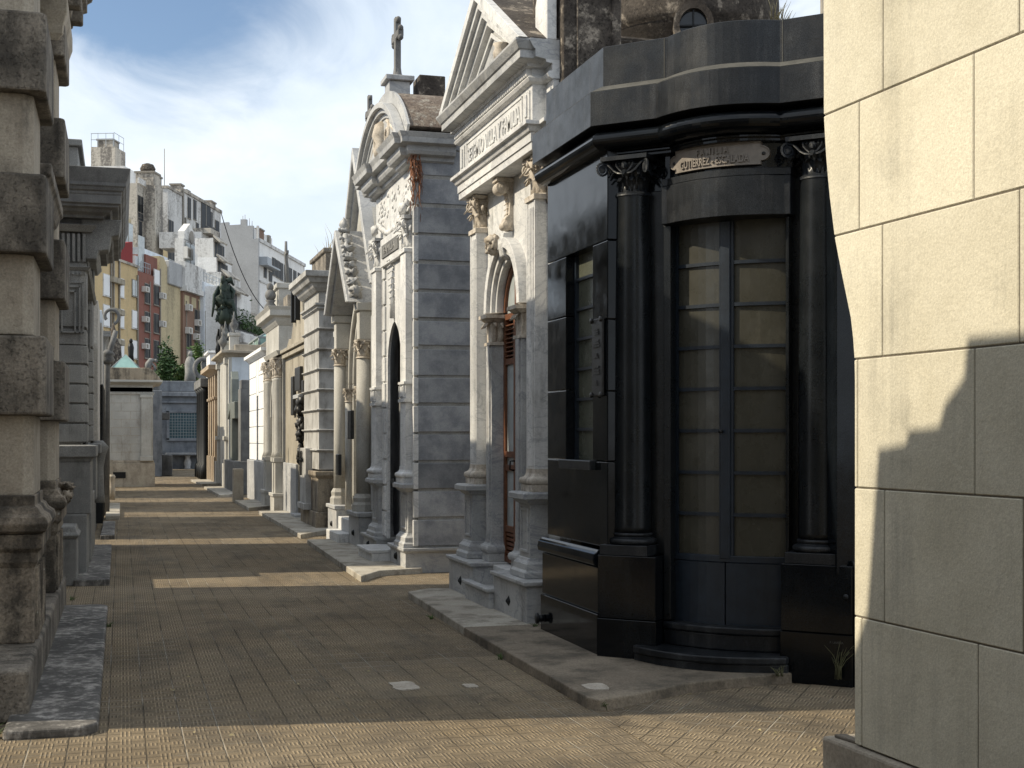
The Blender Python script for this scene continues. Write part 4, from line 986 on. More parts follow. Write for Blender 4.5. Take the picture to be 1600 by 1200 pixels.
    for s1 in (-1, 1):
        m.spiral((cx+s1*.35, .0, 5.55), 0, .18, 1.6, .03, sgn=s1); m.tube([(cx+s1*.35, .02, 5.72), (cx+s1*.7, .02, 5.55), (cx+s1*1.0, .02, 5.4)], [.03, .03, .015], 7)
    m.lathe([(.10, 5.32), (.12, 5.4), (.08, 5.5), (.14, 5.6), (.10, 5.75), (.03, 5.8)], cx, .0, 14); m.build('tympanum_scroll', 'marble_carved', T)
    m = MB(); m.xz([(cx+(rad+.13)*math.cos(a), zc+(rad+.13)*math.sin(a)) for a in aa], .035, 2.6); m.build('barrel_roof', 'lichen', T)
    m = MB(); m.arch(cx, zc, rad+.0, rad+.15, .002, .034, a0, PI-a0, 30); m.build('roof_edge', 'marble_grey', T)
    m = MB(); m.box(1.36, 1.66, .06, .34, 6.0, 6.31); m.box(1.31, 1.71, .01, .39, 6.312, 6.38); b = m.build('cross_base', 'marble_grey', T, bevel=.008)
    m = MB(); m.box(1.32, 1.72, .45, .80, 6.0, 6.40); m.build('roof_block', 'stained', T, bevel=.01)
    m = MB(); cross(m, 1.51, .2, 6.38, .80, .46, .10); m.lathe([(.09, 6.38), (.06, 6.44), (.05, 6.52)], 1.51, .2, 10); m.build('roof_cross', 'greystone', T, bevel=.012)
banded_chapel()
random.seed(21); m = MB()
for k in range(70):
    x = 3.42+random.uniform(-.06, .05); y = 15.93+random.uniform(-.04, .03); z = 5.2-abs(random.gauss(0, .3)); L = random.uniform(.08, .4)
    p = [(x, y, z)]
    for j in range(4): p.append((p[-1][0]+random.uniform(-.035, .035), p[-1][1]+random.uniform(-.03, .012), p[-1][2]-L/4))
    m.tube(p, [.008, .007, .005, .004, .002], 4)
tag(m.build('dried_creeper', 'dry'), 'reddish brown dried creeper hanging at the corner of the banded chapel', 'creeper')

# ------------------------------------------------------------------ gothic chapel (fourth)
def gothic_chapel():
    T = thing('gothic_chapel', 'narrow pale gothic chapel with steep gable, pointed arch and round columns', 'mausoleum', (3.3, 22.2, 0), RR)
    m = MB(); m.box(.12, 3.08, .42, 2.6, 0, 4.4); m.build('core_wall', 'marble_grey', T)
    m = MB(); wall_arch(m, .12, 3.08, .3, 4.2, 1.55, .95, 2.5, .30, .45, 1.5, True); m.xz([(.12, 4.2), (3.08, 4.2), (1.60, 6.0)], .30, .45); m.build('front_wall', 'creamstone', T)
    m = MB()
    for w, y in ((.95, .22), (.86, .28), (.76, .34)):
        m.ribbon(arcpts(1.55, w-.07, 2.5, 1.5, True), arcpts(1.55, w, 2.5, 1.5, True), y, .5)
        m.box(1.55-w, 1.55-w+.07, y, .5, .7, 2.5); m.box(1.55+w-.07, 1.55+w, y, .5, .7, 2.5)
    m.build('arch_moulding', 'creamstone', T, bevel=.01)
    m = MB(); m.xz([(.92, .4)]+arcpts(1.55, .62, 2.6, 1.45, True)+[(2.18, .4)], .62, .66); m.build('door', 'greystone', T)
    m = MB(); m.ribbon(arcpts(1.55, .42, 2.55, 1.45, True), arcpts(1.55, .55, 2.55, 1.45, True), .4, .6); m.box(1.0, 1.13, .4, .6, .4, 2.55); m.box(1.97, 2.10, .4, .6, .4, 2.55); m.build('inner_arch', 'creamstone', T, bevel=.01)
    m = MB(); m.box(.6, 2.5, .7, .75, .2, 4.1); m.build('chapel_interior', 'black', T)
    for a, b in ((0.0, .98), (2.12, 3.10)):
        m = MB(); m.box(a+.05, b-.05, -.02, .5, 0, .50); m.box(a+.02, b-.02, -.05, .5, .502, .56); p = m.build('plinth', 'marble_grey', T, bevel=.006); vent(p, (a+b)/2, -.02, .25)
    m = MB(); m.box(.95, 2.15, -.18, .4, 0, .2); m.box(1.0, 2.1, 0, .4, .2, .4); m.build('step', 'marble', T, bevel=.008)
    for cx, r in ((.42, .10), (2.62, .105)):
        m = MB(); m.lathe([(r, .8), (r*.98, 1.6), (r*.94, 2.8)], cx, .12, 24); c = m.build('column', 'creamstone', T)
        b = MB(); b.lathe([(r*1.6, .56), (r*1.6, .66), (r*1.35, .70), (r*1.45, .76), (r*1.1, .82)], cx, .12, 8, False); b.build('column_base', 'creamstone', c)
        k = MB(); capital(k, cx, .12, 2.8, 3.08, r*.95, r*1.15); k.build('capital', 'marble_carved', c)
        q = MB(); q.box(cx-r*1.0, cx+r*1.0, .04, .3, 3.08, 3.5); q.box(cx-r*1.3, cx+r*1.3, 0, .3, 3.5, 3.62); q.build('impost_block', 'creamstone', c, bevel=.01)
    for cx in (1.02, 2.06):
        m = MB(); m.lathe([(.05, .5), (.05, 2.2)], cx, .16, 14); c = m.build('slender_shaft', 'creamstone', T)
        k = MB(); capital(k, cx, .16, 2.2, 2.42, .055, .075, 6); k.build('capital', 'marble_carved', c)
    # crocketed portal gable
    m = MB()
    L = lambda t: [(.35+t, 3.62), (1.52, 4.85-t*.9), (2.74-t, 3.62)]
    m.ribbon(L(.16), L(0), -.14, .32); m.ribbon(L(.22), L(.16), -.05, .32)
    m.build('portal_gable', 'marble_grey', T, bevel=.012)
    m = MB()
    for s1 in (-1, 1):
        for k in range(8):
            u = (k+.6)/8.4; x = 1.52+s1*(1.2-1.2*u); z = 3.64+1.23*u
            m.blob((x+s1*.03, .0, z+.05), (.06+.03*random.random(), .08, .05+.04*random.random()), .7, 4, 12, k*s1); m.blob((x+s1*.06, -.08, z+.07), (.03, .04, .03), .5, 4, 8, k+9)
    m.blob((1.52, .02, 4.92), (.07, .07, .12), .4, 4, 10, 2); m.build('crocket', 'marble_grey', T)
    m = MB(); L2 = lambda t: [(-.05+t, 3.85), (1.60, 6.12-t*1.3), (3.25-t, 3.85)]
    m.ribbon(L2(.14), L2(0), .12, .5); m.ribbon(L2(.20), L2(.14), .2, .5); m.build('raking_cornice', 'marble_grey', T, bevel=.008)
    m = MB(); m.xz([(.03, 3.9), (1.60, 6.06), (3.17, 3.9)], .5, 2.6); m.build('roof', 'greystone', T)
    m = MB(); m.box(.0, .2, .12, .6, 3.4, 3.85); m.box(-.04, .24, .08, .62, 3.3, 3.4); m.box(.02, .16, .16, .6, .6, 3.3); m.box(3.02, 3.18, .16, .6, .6, 3.4); m.build('corner_strip', 'marble_grey', T, bevel=.008)
    m = MB(); m.lathe([(.09, 6.05), (.05, 6.12), (.04, 6.2)], 1.6, .40, 10); cross(m, 1.60, .40, 6.1, .84, .5, .085); m.build('gable_cross', 'greystone', T, bevel=.01)
    m = MB(); m.lathe([(.03, 4.1), (.05, 4.2), (.04, 4.3), (.06, 4.35)], .95, .20, 10); m.blob((.95, .18, 4.55), (.07, .06, .2), .3, 4, 12, 3); m.blob((.95, .17, 4.8), (.05, .05, .06), .1, 4, 10, 3); m.build('small_figure', 'marble_carved', T)
    for cx, z0, z1 in ((1.02, 1.05, 1.38), (2.2, 1.62, 2.05)):
        m = MB(); m.box(cx-.15, cx+.15, -.02, .03, z0, z1); m.build('hanging_plaque', 'plate_dark', T, bevel=.01)
gothic_chapel()

# ------------------------------------------------------------------ banded limestone tomb (fifth)
def limestone_tomb():
    T = thing('limestone_tomb', 'grey banded limestone tomb with stepped cornice and planter box of dry grass', 'mausoleum', (3.3, 25.5, 0), RR)
    x0, x1 = .05, 2.0
    m = MB(); m.box(x0+.05, x1-.05, .08, 2.15, 0, 4.3); m.build('core_wall', 'sand', T)
    prof = [(-.1, 1.08)]; z = 1.08
    for i in range(8):
        prof += [(0, z), (.0, z+.30), (.045, z+.335), (.045, z+.35)]; z += .355
    prof += [(-.1, z)]
    m = MB(); m.mould(front(x0, x1, .02, 2.2), prof); m.build('banded_courses', 'sand', T, bevel=.004)
    m = MB(); m.mould(front(x0, x1, .0, 2.2), [(-.1, 3.92), (.0, 3.92), (.03, 3.96), (.05, 3.96), (.05, 4.0), (-.1, 4.0)])
    m.mould(front(x0, x1, .0, 2.2), [(-.1, 4.20), (.02, 4.20), (.08, 4.26), (.12, 4.33), (.16, 4.34), (.2, 4.42), (.24, 4.44), (.24, 4.54), (-.1, 4.54)]); m.box(x0+.02, x1-.02, .02, 2.18, 3.95, 4.5); m.build('cornice', 'sand', T, bevel=.004)
    m = MB(); m.box(.0, 2.06, -.04, 2.3, 0, .34); m.box(.04, 2.02, .0, 2.3, .34, .98); m.mould(front(.04, 2.02, 0, 2.2), [(-.05, .92), (.0, .92), (.05, .98), (.05, 1.05), (-.05, 1.05)]); m.build('plinth', 'oldstone', T, bevel=.008)
    m = MB(); m.box(.15, 1.9, .15, 2.0, 4.5, 4.95); m.box(.11, 1.94, .11, 2.05, 4.9, 4.98); m.build('planter_box', 'oldstone_dark', T, bevel=.01)
    # narrow niche with an iron cross on the lane side
    m = MB(); m.box(.35, 1.15, -.10, .04, .34, 1.45); m.box(.30, 1.2, -.14, .04, .34, .45); nb = m.build('niche_frame', 'sand', T, bevel=.006)
    m = MB(); cross(m, .75, -.13, .95, .45, .26, .04, trefoil=True); m.build('iron_cross', 'dark_iron', nb)
limestone_tomb()
random.seed(31); m = MB()
for k in range(90):
    x, y = 3.5+random.random()*1.3, 23.7+random.random()*1.5; l = random.uniform(.1, .55); a = random.uniform(0, 6.28)
    m.tube([(x, y, 4.93), (x+.1*l*math.cos(a), y+.1*l*math.sin(a), 4.93+l*.6), (x+.35*l*math.cos(a), y+.35*l*math.sin(a), 4.93+l)], [.007, .005, .001], 3)
tag(m.build('dry_grass', 'straw'), 'dry pale grass growing in the planter box of the limestone tomb', 'grass')

# ------------------------------------------------------------------ tan door front (sixth)
def tan_tomb():
    T = thing('tan_tomb', 'low tan stone tomb with dark doorway, black plaques and a bronze wreath', 'mausoleum', (3.45, 29.55, 0), RR)
    m = MB(); m.box(0, 2.25, 0, .3, 0, 3.35); m.box(3.0, 4.05, 0, .3, 0, 3.35); m.box(2.2, 3.05, 0, .3, 2.45, 3.35); m.box(0, 4.05, .3, 2.5, 0, 3.4); m.build('front_wall', 'tanstone', T, bevel=.006)
    m = MB(); m.box(-.02, 4.06, -.08, .3, 3.35, 3.43); m.box(-.02, 4.06, -.12, .3, 3.46, 3.53); m.box(-.02, 4.06, -.06, .3, 3.43, 3.46); m.build('cornice', 'tanstone', T, bevel=.006)
    m = MB(); m.xz([(.1, 3.53), (.6, 3.75), (1.0, 3.72), (1.3, 4.0), (1.5, 4.5), (2.7, 4.5), (2.9, 4.0), (3.3, 3.72), (3.7, 3.75), (4.0, 3.53)], 0, .3); m.build('scrolled_parapet', 'tanstone', T, bevel=.01)
    m = MB(); m.box(1.75, 1.85, -.1, .35, 4.0, 4.75); m.box(1.75, 2.5, -.1, .35, 4.65, 4.75); m.box(2.4, 2.5, -.1, .35, 4.0, 4.65); m.build('bell_frame', 'dark_iron', T)
    m = MB(); m.box(-.03, 2.2, -.05, 0, 0, 1.1); m.box(3.02, 4.05, -.05, 0, 0, 1.1); m.build('dado', 'marble_grey', T, bevel=.006)
    m = MB(); m.box(2.2, 3.05, .26, .3, 0, 2.45); m.build('door', 'black', T)
    m = MB(); m.box(2.1, 3.1, -.1, .1, 2.42, 2.5); m.box(2.25, 3.0, -.16, .25, 0, .12); m.build('lintel', 'marble_grey', T, bevel=.006)
    for a, b, z0, z1 in ((2.15, 2.95, 2.58, 3.05), (1.5, 1.85, 2.1, 2.9), (3.2, 3.45, 2.2, 2.75)):
        m = MB(); m.box(a, b, -.07, .0, z0, z1); m.build('wall_plaque', 'plate_dark', T, bevel=.01)
    m = MB(); random.seed(3)
    for k in range(40): m.blob((3.35+random.uniform(-.12, .12), -.10+random.uniform(-.05, .03), 1.2+1.15*random.random()), (.08, .06, .09), .5, 4, 8, k)
    m.build('bronze_wreath', 'plate_dark', T)
tan_tomb()

# ------------------------------------------------------------------ tall cream chapel (seventh)
def cream_chapel():
    T = thing('cream_chapel', 'tall narrow cream chapel with paired columns, bust and thin bent cross', 'mausoleum', (3.3, 32.4, 0), RR); T.scale = (.82, 1, 1)
    m = MB(); m.box(.15, 3.35, .25, 2.6, 0, 4.2); m.build('core_wall', 'bluemarble', T)
    m = MB(); wall_arch(m, .15, 3.35, .3, 3.4, 1.75, .5, 2.1, .1, .4, 1.4, True); m.box(.15, 3.35, .1, .4, 3.4, 4.2); m.build('front_wall', 'creamstone', T)
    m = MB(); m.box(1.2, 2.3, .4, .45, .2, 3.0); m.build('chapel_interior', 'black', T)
    m = MB(); m.ribbon(arcpts(1.75, .5, 2.1, 1.4, True), arcpts(1.75, .62, 2.1, 1.4, True), .02, .3); m.build('arch_moulding', 'creamstone', T, bevel=.01)
    pa = front(.1, 3.4, .0, 2.6)
    m = MB(); m.mould(pa, [(-.2, 3.45), (.0, 3.45), (.05, 3.55), (-.2, 3.56)]); m.mould(pa, [(-.2, 4.1), (0, 4.1), (.06, 4.18), (.1, 4.26), (.2, 4.3), (.2, 4.42), (.25, 4.5), (-.2, 4.5)]); m.box(.12, 3.38, .01, 2.6, 3.45, 4.49); m.build('cornice', 'creamstone', T, bevel=.006)
    for a, b in ((.05, 1.1), (2.4, 3.45)):
        m = MB(); m.box(a, b, -.1, .4, 0, .35); m.box(a-.03, b+.03, -.13, .4, .35, .42); m.build('plinth', 'creamstone', T, bevel=.006)
    for cx in (.35, .85, 2.65, 3.15):
        m = MB(); m.box(cx-.14, cx+.14, -.06, .2, .42, 1.15); m.box(cx-.17, cx+.17, -.09, .2, 1.1, 1.2); p = m.build('pedestal', 'creamstone', T, bevel=.006)
        m = MB(); m.lathe([(.13, 1.2), (.1, 1.32), (.095, 2.9), (.11, 2.95)], cx, .03, 16); k = m.build('column', 'creamstone', T)
        m = MB(); capital(m, cx, .03, 2.95, 3.4, .1, .14, 6); m.build('capital', 'marble_carved', k)
    m = MB(); m.box(1.0, 2.35, .1, 1.1, 4.5, 5.05); m.box(.95, 2.4, .05, 1.15, 5.0, 5.12); m.build('attic_block', 'creamstone', T, bevel=.01)
    m = MB(); m.box(2.45, 3.3, .2, 2.6, 4.5, 4.78); m.build('parapet', 'oldstone_dark', T, bevel=.01)
    m = MB(); m.box(1.5, 2.0, .5, .7, 4.5, 5.1); m.build('dark_panel', 'stained', T)
    m = MB(); m.lathe([(.16, 4.5), (.14, 4.6), (.08, 4.68), (.12, 4.74)], 2.15, -.06, 12); m.blob((2.15, -.06, 4.85), (.17, .12, .13), .1, 3, 14); m.blob((2.15, -.07, 5.03), (.075, .08, .1), .06, 3, 12); m.build('bust', 'greystone', T)
    m = MB(); m.tube([(1.95, .35, 5.1), (1.94, .33, 5.5), (1.99, .3, 5.75), (2.0, .3, 6.1)], [.045, .045, .04, .03], 7); m.box(1.7, 2.25, .28, .34, 5.8, 5.87); m.build('roof_cross', 'greystone', T)
    m = MB(); m.tube([(3.38, .45, 3.9), (3.38, .45, 4.78)], .05, 8); m.build('vent_pipe', 'marble_grey', T)
cream_chapel()

# ------------------------------------------------------------------ bright white low tomb (eighth)
def white_tomb():
    T = thing('white_tomb', 'low white rendered tomb in full sun with a tall slot window', 'mausoleum', (3.3, 37.0, 0), RR)
    m = MB()
    z = 1.05
    for i in range(6):
        for a, b in ((.1, 2.05), (2.5, 4.45)): m.box(a, b, .04, .3, z+.012, z+.425)
        z += .43
    m.box(2.0, 2.55, .04, .3, 2.7, 3.63); m.build('front_blocks', 'whitewash', T, bevel=.006)
    m = MB(); m.box(.1, 4.45, .07, 2.4, 0, 3.6); m.build('core_wall', 'paleblue', T)
    m = MB(); m.box(.05, 4.5, -.02, .3, 0, 1.05); m.build('dado', 'marble_grey', T, bevel=.008)
    m = MB(); m.box(2.05, 2.5, .05, .075, 1.05, 2.7); m.build('slot_window', 'glass_dark', T)
    m = MB(); m.mould(front(.1, 4.45, .02, 2.4), [(-.1, 3.63), (.0, 3.63), (.06, 3.7), (.12, 3.72), (.12, 3.80), (-.1, 3.80)]); m.build('cornice', 'whitewash', T)
white_tomb()
m = MB(); m.box(2.72, 2.97, 34.45, 34.8, 0, .85); o = m.build('stone_post', 'oldstone_light', bevel=.01, seg=2); tag(o, 'short weathered stone post standing free before the white tomb', 'post')
# ------------------------------------------------------------------ grey cross monument (ninth)
def cross_monument():
    T = thing('cross_monument', 'grey green polished stone monument with a large relief cross', 'monument', (3.3, 43.4, 0), RR)
    m = MB(); m.box(.3, 3.3, .1, .7, 0, 2.8); m.box(3.3, 4.1, .0, .6, 0, 3.05); m.box(3.45, 4.1, .02, .5, 3.05, 3.3); m.build('stele', 'greystone', T, bevel=.01)
    m = MB(); m.xz([(1.6, .7), (2.2, .7), (2.2, 2.2), (3.2, 2.2), (3.2, 2.7), (2.2, 2.7), (2.15, 3.4), (1.9, 3.65), (1.65, 3.4), (1.6, 2.7), (.6, 2.7), (.6, 2.2), (1.6, 2.5)], -.1, .12); m.build('relief_cross', 'greenstone', T, bevel=.012)
    m = MB(); m.box(.2, 4.2, -.2, .8, 0, .95); m.build('plinth', 'greystone', T, bevel=.01)
cross_monument()
# ------------------------------------------------------------------ pale blue tomb with glass roof (tenth)
def glassroof_tomb():
    T = thing('glass_roof_tomb', 'pale blue rendered tomb with teal glass roof and stone urns', 'mausoleum', (3.3, 48.4, 0), RR)
    m = MB(); m.box(.1, 4.7, .1, 4.4, 0, 4.3); m.build('side_wall', 'paleblue', T)
    m = MB(); m.box(.1, 4.7, .0, .1, 0, 4.3); m.build('front_wall', 'creamstone', T)
    m = MB(); m.mould(front(.1, 4.7, .0, 4.4), [(-.2, 4.2), (0, 4.2), (.1, 4.3), (.25, 4.33), (.25, 4.42), (-.2, 4.44)]); m.box(.2, 4.6, .2, 4.3, 4.4, 4.62)
    m.yz([(1.0, 4.6), (1.3, 4.82), (1.8, 4.84), (2.2, 4.7), (2.5, 4.62), (2.5, 4.5), (1.0, 4.5)], 4.45, 4.65); m.build('cornice', 'oldstone_light', T, bevel=.01)
    for cx in (.6, 4.2):
        m = MB(); m.box(cx-.3, cx+.3, -.15, .1, 0, .8); m.box(cx-.22, cx+.22, -.08, .1, .8, 1.6); m.box(cx-.28, cx+.28, -.14, .1, 1.55, 1.68); m.box(cx-.18, cx+.18, -.06, .1, 1.68, 4.0); m.box(cx-.25, cx+.25, -.12, .1, 4.0, 4.2); m.build('pilaster', 'creamstone', T, bevel=.01)
    m = MB(); m.taper(.9, 4.3, 1.0, 4.0, 4.9, 5.65, 1.25); r = m.build('glass_roof', 'glass_teal', T)
    m = MB(); m.box(.9, 4.3, 1.0, 4.0, 4.6, 4.88); m.build('glass_wall', 'glass_teal', r)
    m = MB(); m.box(.85, 4.35, .95, 4.05, 4.87, 4.92)
    for x, y in ((.9, 1.0), (4.3, 1.0), (4.3, 4.0), (2.6, 1.0), (4.3, 2.5)):
        m.tube([(x, y, 4.6), (x, y, 4.9)], .04, 5); m.tube([(x, y, 4.9), (2.6+(x-2.6)*.27, 2.5+(y-2.5)*.17, 5.65)], .035, 5)
    m.build('glazing_frame', 'lead', r)
    for cx, s1 in ((4.3, 1.0), (.5, 1.0)):
        m = MB(); m.box(cx-.15, cx+.15, .05, .35, 4.44, 4.95); m.box(cx-.19, cx+.19, .01, .39, 4.9, 5.0); p = m.build('urn_pedestal', 'creamstone', T, bevel=.01)
        m = MB(); m.lathe([(.08, 5.0), (.03, 5.06), (.12, 5.2), (.14, 5.3), (.07, 5.38), (.09, 5.4), (.03, 5.5), (.04, 5.54), (.01, 5.7)], cx, .2, 16); m.build('urn', 'greystone', p)
    m = MB(); m.lathe([(.09, 4.45), (.03, 4.55), (.12, 4.68), (.15, 4.8), (.06, 4.9), (.03, 5.0), (.01, 5.2)], 3.5, -.1, 16); m.build('urn', 'greystone', T)
glassroof_tomb()
def ochre_tomb():
    T = thing('ochre_tomb', 'narrow ochre stone tomb glowing in the sun beyond the pale blue one', 'mausoleum', (3.25, 53.0, 0), RR)
    m = MB(); m.box(.1, 4.4, .1, 2.4, 0, 4.0); m.build('front_wall', 'ochre', T)
    m = MB(); m.mould(front(.1, 4.4, .0, 2.4), [(-.2, 3.9), (0, 3.9), (.15, 4.0), (.3, 4.05), (.3, 4.2), (-.2, 4.2)]); m.build('cornice', 'ochre', T)
    for cx in (.6, 1.7, 2.9, 4.0):
        m = MB(); m.box(cx-.2, cx+.2, -.1, .1, 0, .95); m.box(cx-.14, cx+.14, -.05, .1, .95, 3.9); m.box(cx-.2, cx+.2, -.1, .1, 3.0, 3.1); m.build('pilaster', 'ochre', T, bevel=.01)
    m = MB(); m.xz([(1.9, .2)]+arcpts(2.3, .4, 2.3, 1.2)+[(2.7, .2)], .06, .099); m.build('door', 'black', T)
ochre_tomb()
def dark_tomb():
    T = thing('black_columned_tomb', 'dark narrow tomb with black shafts at the far right end of the lane', 'mausoleum', (3.2, 58.0, 0), RR)
    m = MB(); m.box(0, 4.5, .1, 2.5, 0, 3.9); m.build('front_wall', 'greystone', T)
    for cx in (.5, 1.8, 3.1, 4.3):
        m = MB(); m.lathe([(.2, 0), (.2, .5), (.13, .6), (.12, 3.4), (.2, 3.6)], cx, -.05, 12); m.build('shaft', 'dark_iron', T)
    m = MB(); m.box(-.1, 4.6, -.25, 2.5, 3.6, 3.95); m.build('cornice', 'greystone', T, bevel=.02)
    m = MB(); m.box(1.0, 3.0, .2, 1.5, 3.95, 5.0); m.box(.9, 3.1, .1, 1.6, 5.0, 5.1); m.build('attic', 'whitewash', T, bevel=.02)
dark_tomb()
# ------------------------------------------------------------------ bronze figure group on a tall shaft
def bronze_group():
    T = thing('bronze_monument', 'dark green bronze figure group on a draped shaft rising over the tombs', 'statue', (3.78, 52, 0)); T.scale = (.68, .68, 1.06)
    m = MB(); m.lathe([(.4, 0), (.42, 3.9), (.34, 4.1), (.26, 4.9), (.30, 5.3), (.24, 5.6)], 0, 0, 14)
    random.seed(8)
    for k in range(26): a = random.uniform(0, 6.28); z = random.uniform(3.9, 5.6); m.tube([(.38*math.cos(a), .38*math.sin(a), z), (.46*math.cos(a+.1), .46*math.sin(a+.1), z-.35), (.4*math.cos(a+.2), .4*math.sin(a+.2), z-.8)], [.05, .07, .03], 6)
    m.build('draped_shaft', 'dark_iron', T)
    m = MB()
    # shield-like trophy, then a crouching draped figure leaning over it
    m.lathe([(.2, 5.55), (.42, 5.7), (.46, 5.9), (.4, 6.1), (.25, 6.3)], 0, 0, 9)
    for k_ in range(14): m.blob((.42*math.cos(k_*1.7), .3*math.sin(k_*1.7), 5.7+.05*k_), (.14, .12, .12), .5, 4, 8, k_)
    m.blob((-.02, -.05, 6.5), (.42, .38, .38), .35, 3, 20, 1); m.blob((-.05, -.05, 6.85), (.3, .26, .28), .2, 3, 16, 3); m.blob((-.1, -.1, 7.15), (.15, .16, .18), .1, 3, 14, 4)
    m.tube([(-.3, -.05, 6.9), (-.58, -.15, 6.6), (-.62, -.2, 6.2), (-.7, -.1, 5.85)], [.11, .1, .08, .05], 8); m.tube([(.2, -.05, 6.95), (.5, -.2, 6.75), (.35, -.35, 6.45)], [.11, .09, .06], 8)
    m.tube([(-.1, -.2, 6.4), (.4, -.45, 6.35), (.55, -.4, 5.95), (.62, -.42, 5.7)], [.16, .14, .1, .08], 8); m.tube([(.0, 0, 7.1), (.35, .05, 7.2), (.5, .1, 7.0)], [.1, .12, .04], 8)
    m.build('bronze_figures', 'bronze', T)
bronze_group()
LR = PI/2
# ------------------------------------------------------------------ left row. nearest: heavy rusticated mausoleum
def rusticated_mausoleum():
    # facade plane X=-.54, local x = Y-9.2, local y = inward
    T = thing('rusticated_mausoleum', 'soot stained tan mausoleum with big rusticated pier blocks, nearest on the left', 'mausoleum', (-.54, 9.2, 0), LR)
    def piers(x0, x1, y0, back):
        lite = MB(); dark = MB(); top = 5.5; z = 1.27; k = 0; pitch = .524
        while z < top-.05:
            if k % 2 == 0: lite.prism([(x0+.10, y0+.03+back), (x0+.10, y0+.06), (x0+.16, y0), (x1-.16, y0), (x1-.10, y0+.06), (x1-.10, y0+back+.03)], z, z+pitch)
            else:
                dark.prism([(x0, y0+back), (x0, y0-.055), (x0+.03, y0-.085), (x1-.03, y0-.085), (x1, y0-.055), (x1, y0+back)], z-.0, z+pitch-.012)
            z += pitch; k += 1
        lite.build('recessed_course', 'oldstone_light', T, bevel=.008, seg=2); dark.build('projecting_course', 'oldstone_dark', T, bevel=.016, seg=2)
    piers(0, 1.05, .01, 2.0); piers(3.0, 4.1, .01, 2.0)
    m = MB(); m.box(.14, 4.0, .14, 4.0, .3, 5.6); m.build('core_wall', 'oldstone', T)
    # unseen shoulder, shaped so its shadow edge crosses the foreground
    m = MB(); m.box(-.97, .3, .85, 1.35, 0, 5.6); m.build('shade_shoulder', 'oldstone', T, bevel=.02)
    # plinth and moulded pedestal
    m = MB(); m.box(-.98, 4.55, -.03, 4.0, 0, .31); m.build('plinth', 'oldstone_dark', T, bevel=.03, seg=3)
    for a, b in ((0.06, 1.05), (3.02, 4.1)):
        m = MB(); m.box(a+.0, b, .0, 1.6, .31, .98); p = m.build('pedestal', 'pedestal', T, bevel=.012, seg=2)
        m = MB(); m.mould([(a, 1.6), (a, .0), (b, .0), (b, .4)], [(-.06, .80), (.0, .80), (.02, .84), (.02, .90), (.05, .93), (.05, 1.02), (-.06, 1.02)])
        m.mould([(a, 1.6), (a, .0), (b, .0), (b, .4)], [(-.08, 1.02), (.03, 1.02), (.075, 1.04), (.09, 1.09), (.075, 1.13), (.04, 1.155), (.02, 1.19), (-.0, 1.2), (-.0, 1.27), (-.08, 1.27)]); m.box(a+.02, b-.02, .02, 1.6, 1.0, 1.272); m.build('torus_moulding', 'pedestal', p, bevel=.006, seg=2)
        m = MB()
        for k in range(9): q = a+.05+(b-a-.1)*k/8; m.box(q-.014, q+.014, -.02, .02, .33, .8)
        m.build('fluted_face', 'pedestal', p, bevel=.005)
    m = MB(); random.seed(4)
    for k in range(18): m.blob((3.5+random.uniform(-.45, .35), -.04+random.uniform(-.05, .03), 1.14+random.uniform(-.06, .08)), (.075, .045, .04), .5, 5, 10, k)
    m.build('carved_scroll', 'pedestal', T)
    # wall between the piers, door surround with hoods
    m = MB(); m.box(1.05, 3.0, .16, .5, .3, 5.5); m.build('bay_wall', 'oldstone_light', T)
    m = MB(); m.box(1.45, 2.6, .13, .18, .31, 3.2); m.build('door', 'black', T)
    m = MB(); m.mould([(1.12, .3), (1.12, .04), (2.93, .04), (2.93, .3)], [(-.05, 3.36), (.0, 3.36), (.03, 3.42), (.05, 3.44), (.08, 3.52), (.10, 3.54), (.10, 3.62), (-.05, 3.64)]); m.build('door_hood', 'oldstone_dark', T, bevel=.006)
    m = MB(); m.mould([(3.0, .5), (3.0, -.02), (4.1, -.02), (4.1, .5)], [(-.05, 5.06), (.0, 5.06), (.04, 5.12), (.05, 5.2), (.08, 5.3), (.08, 5.42), (-.05, 5.42)]); m.build('necking', 'oldstone_light', T, bevel=.008)
    # main cornice
    pa = [(-.05, 3.2), (-.05, -.04), (4.15, -.04), (4.15, 3.2)]
    m = MB(); m.mould(pa, [(-.4, 5.46), (.0, 5.46), (.02, 5.5), (.06, 5.52), (.08, 5.62), (.13, 5.68), (.19, 5.72), (.19, 5.80), (.23, 5.84), (.25, 5.9), (.25, 5.94), (-.4, 5.94)])
    m.box(.2, 4.0, .2, 3.8, 5.4, 5.94); m.build('cornice', 'oldstone_dark', T, bevel=.006)
    for k in range(9): x = .05+.48*k; m = MB(); m.box(x, x+.17, -.20, .1, 5.50, 5.70); m.build('cornice_bracket', 'oldstone_dark', T, bevel=.02, seg=2)
rusticated_mausoleum()

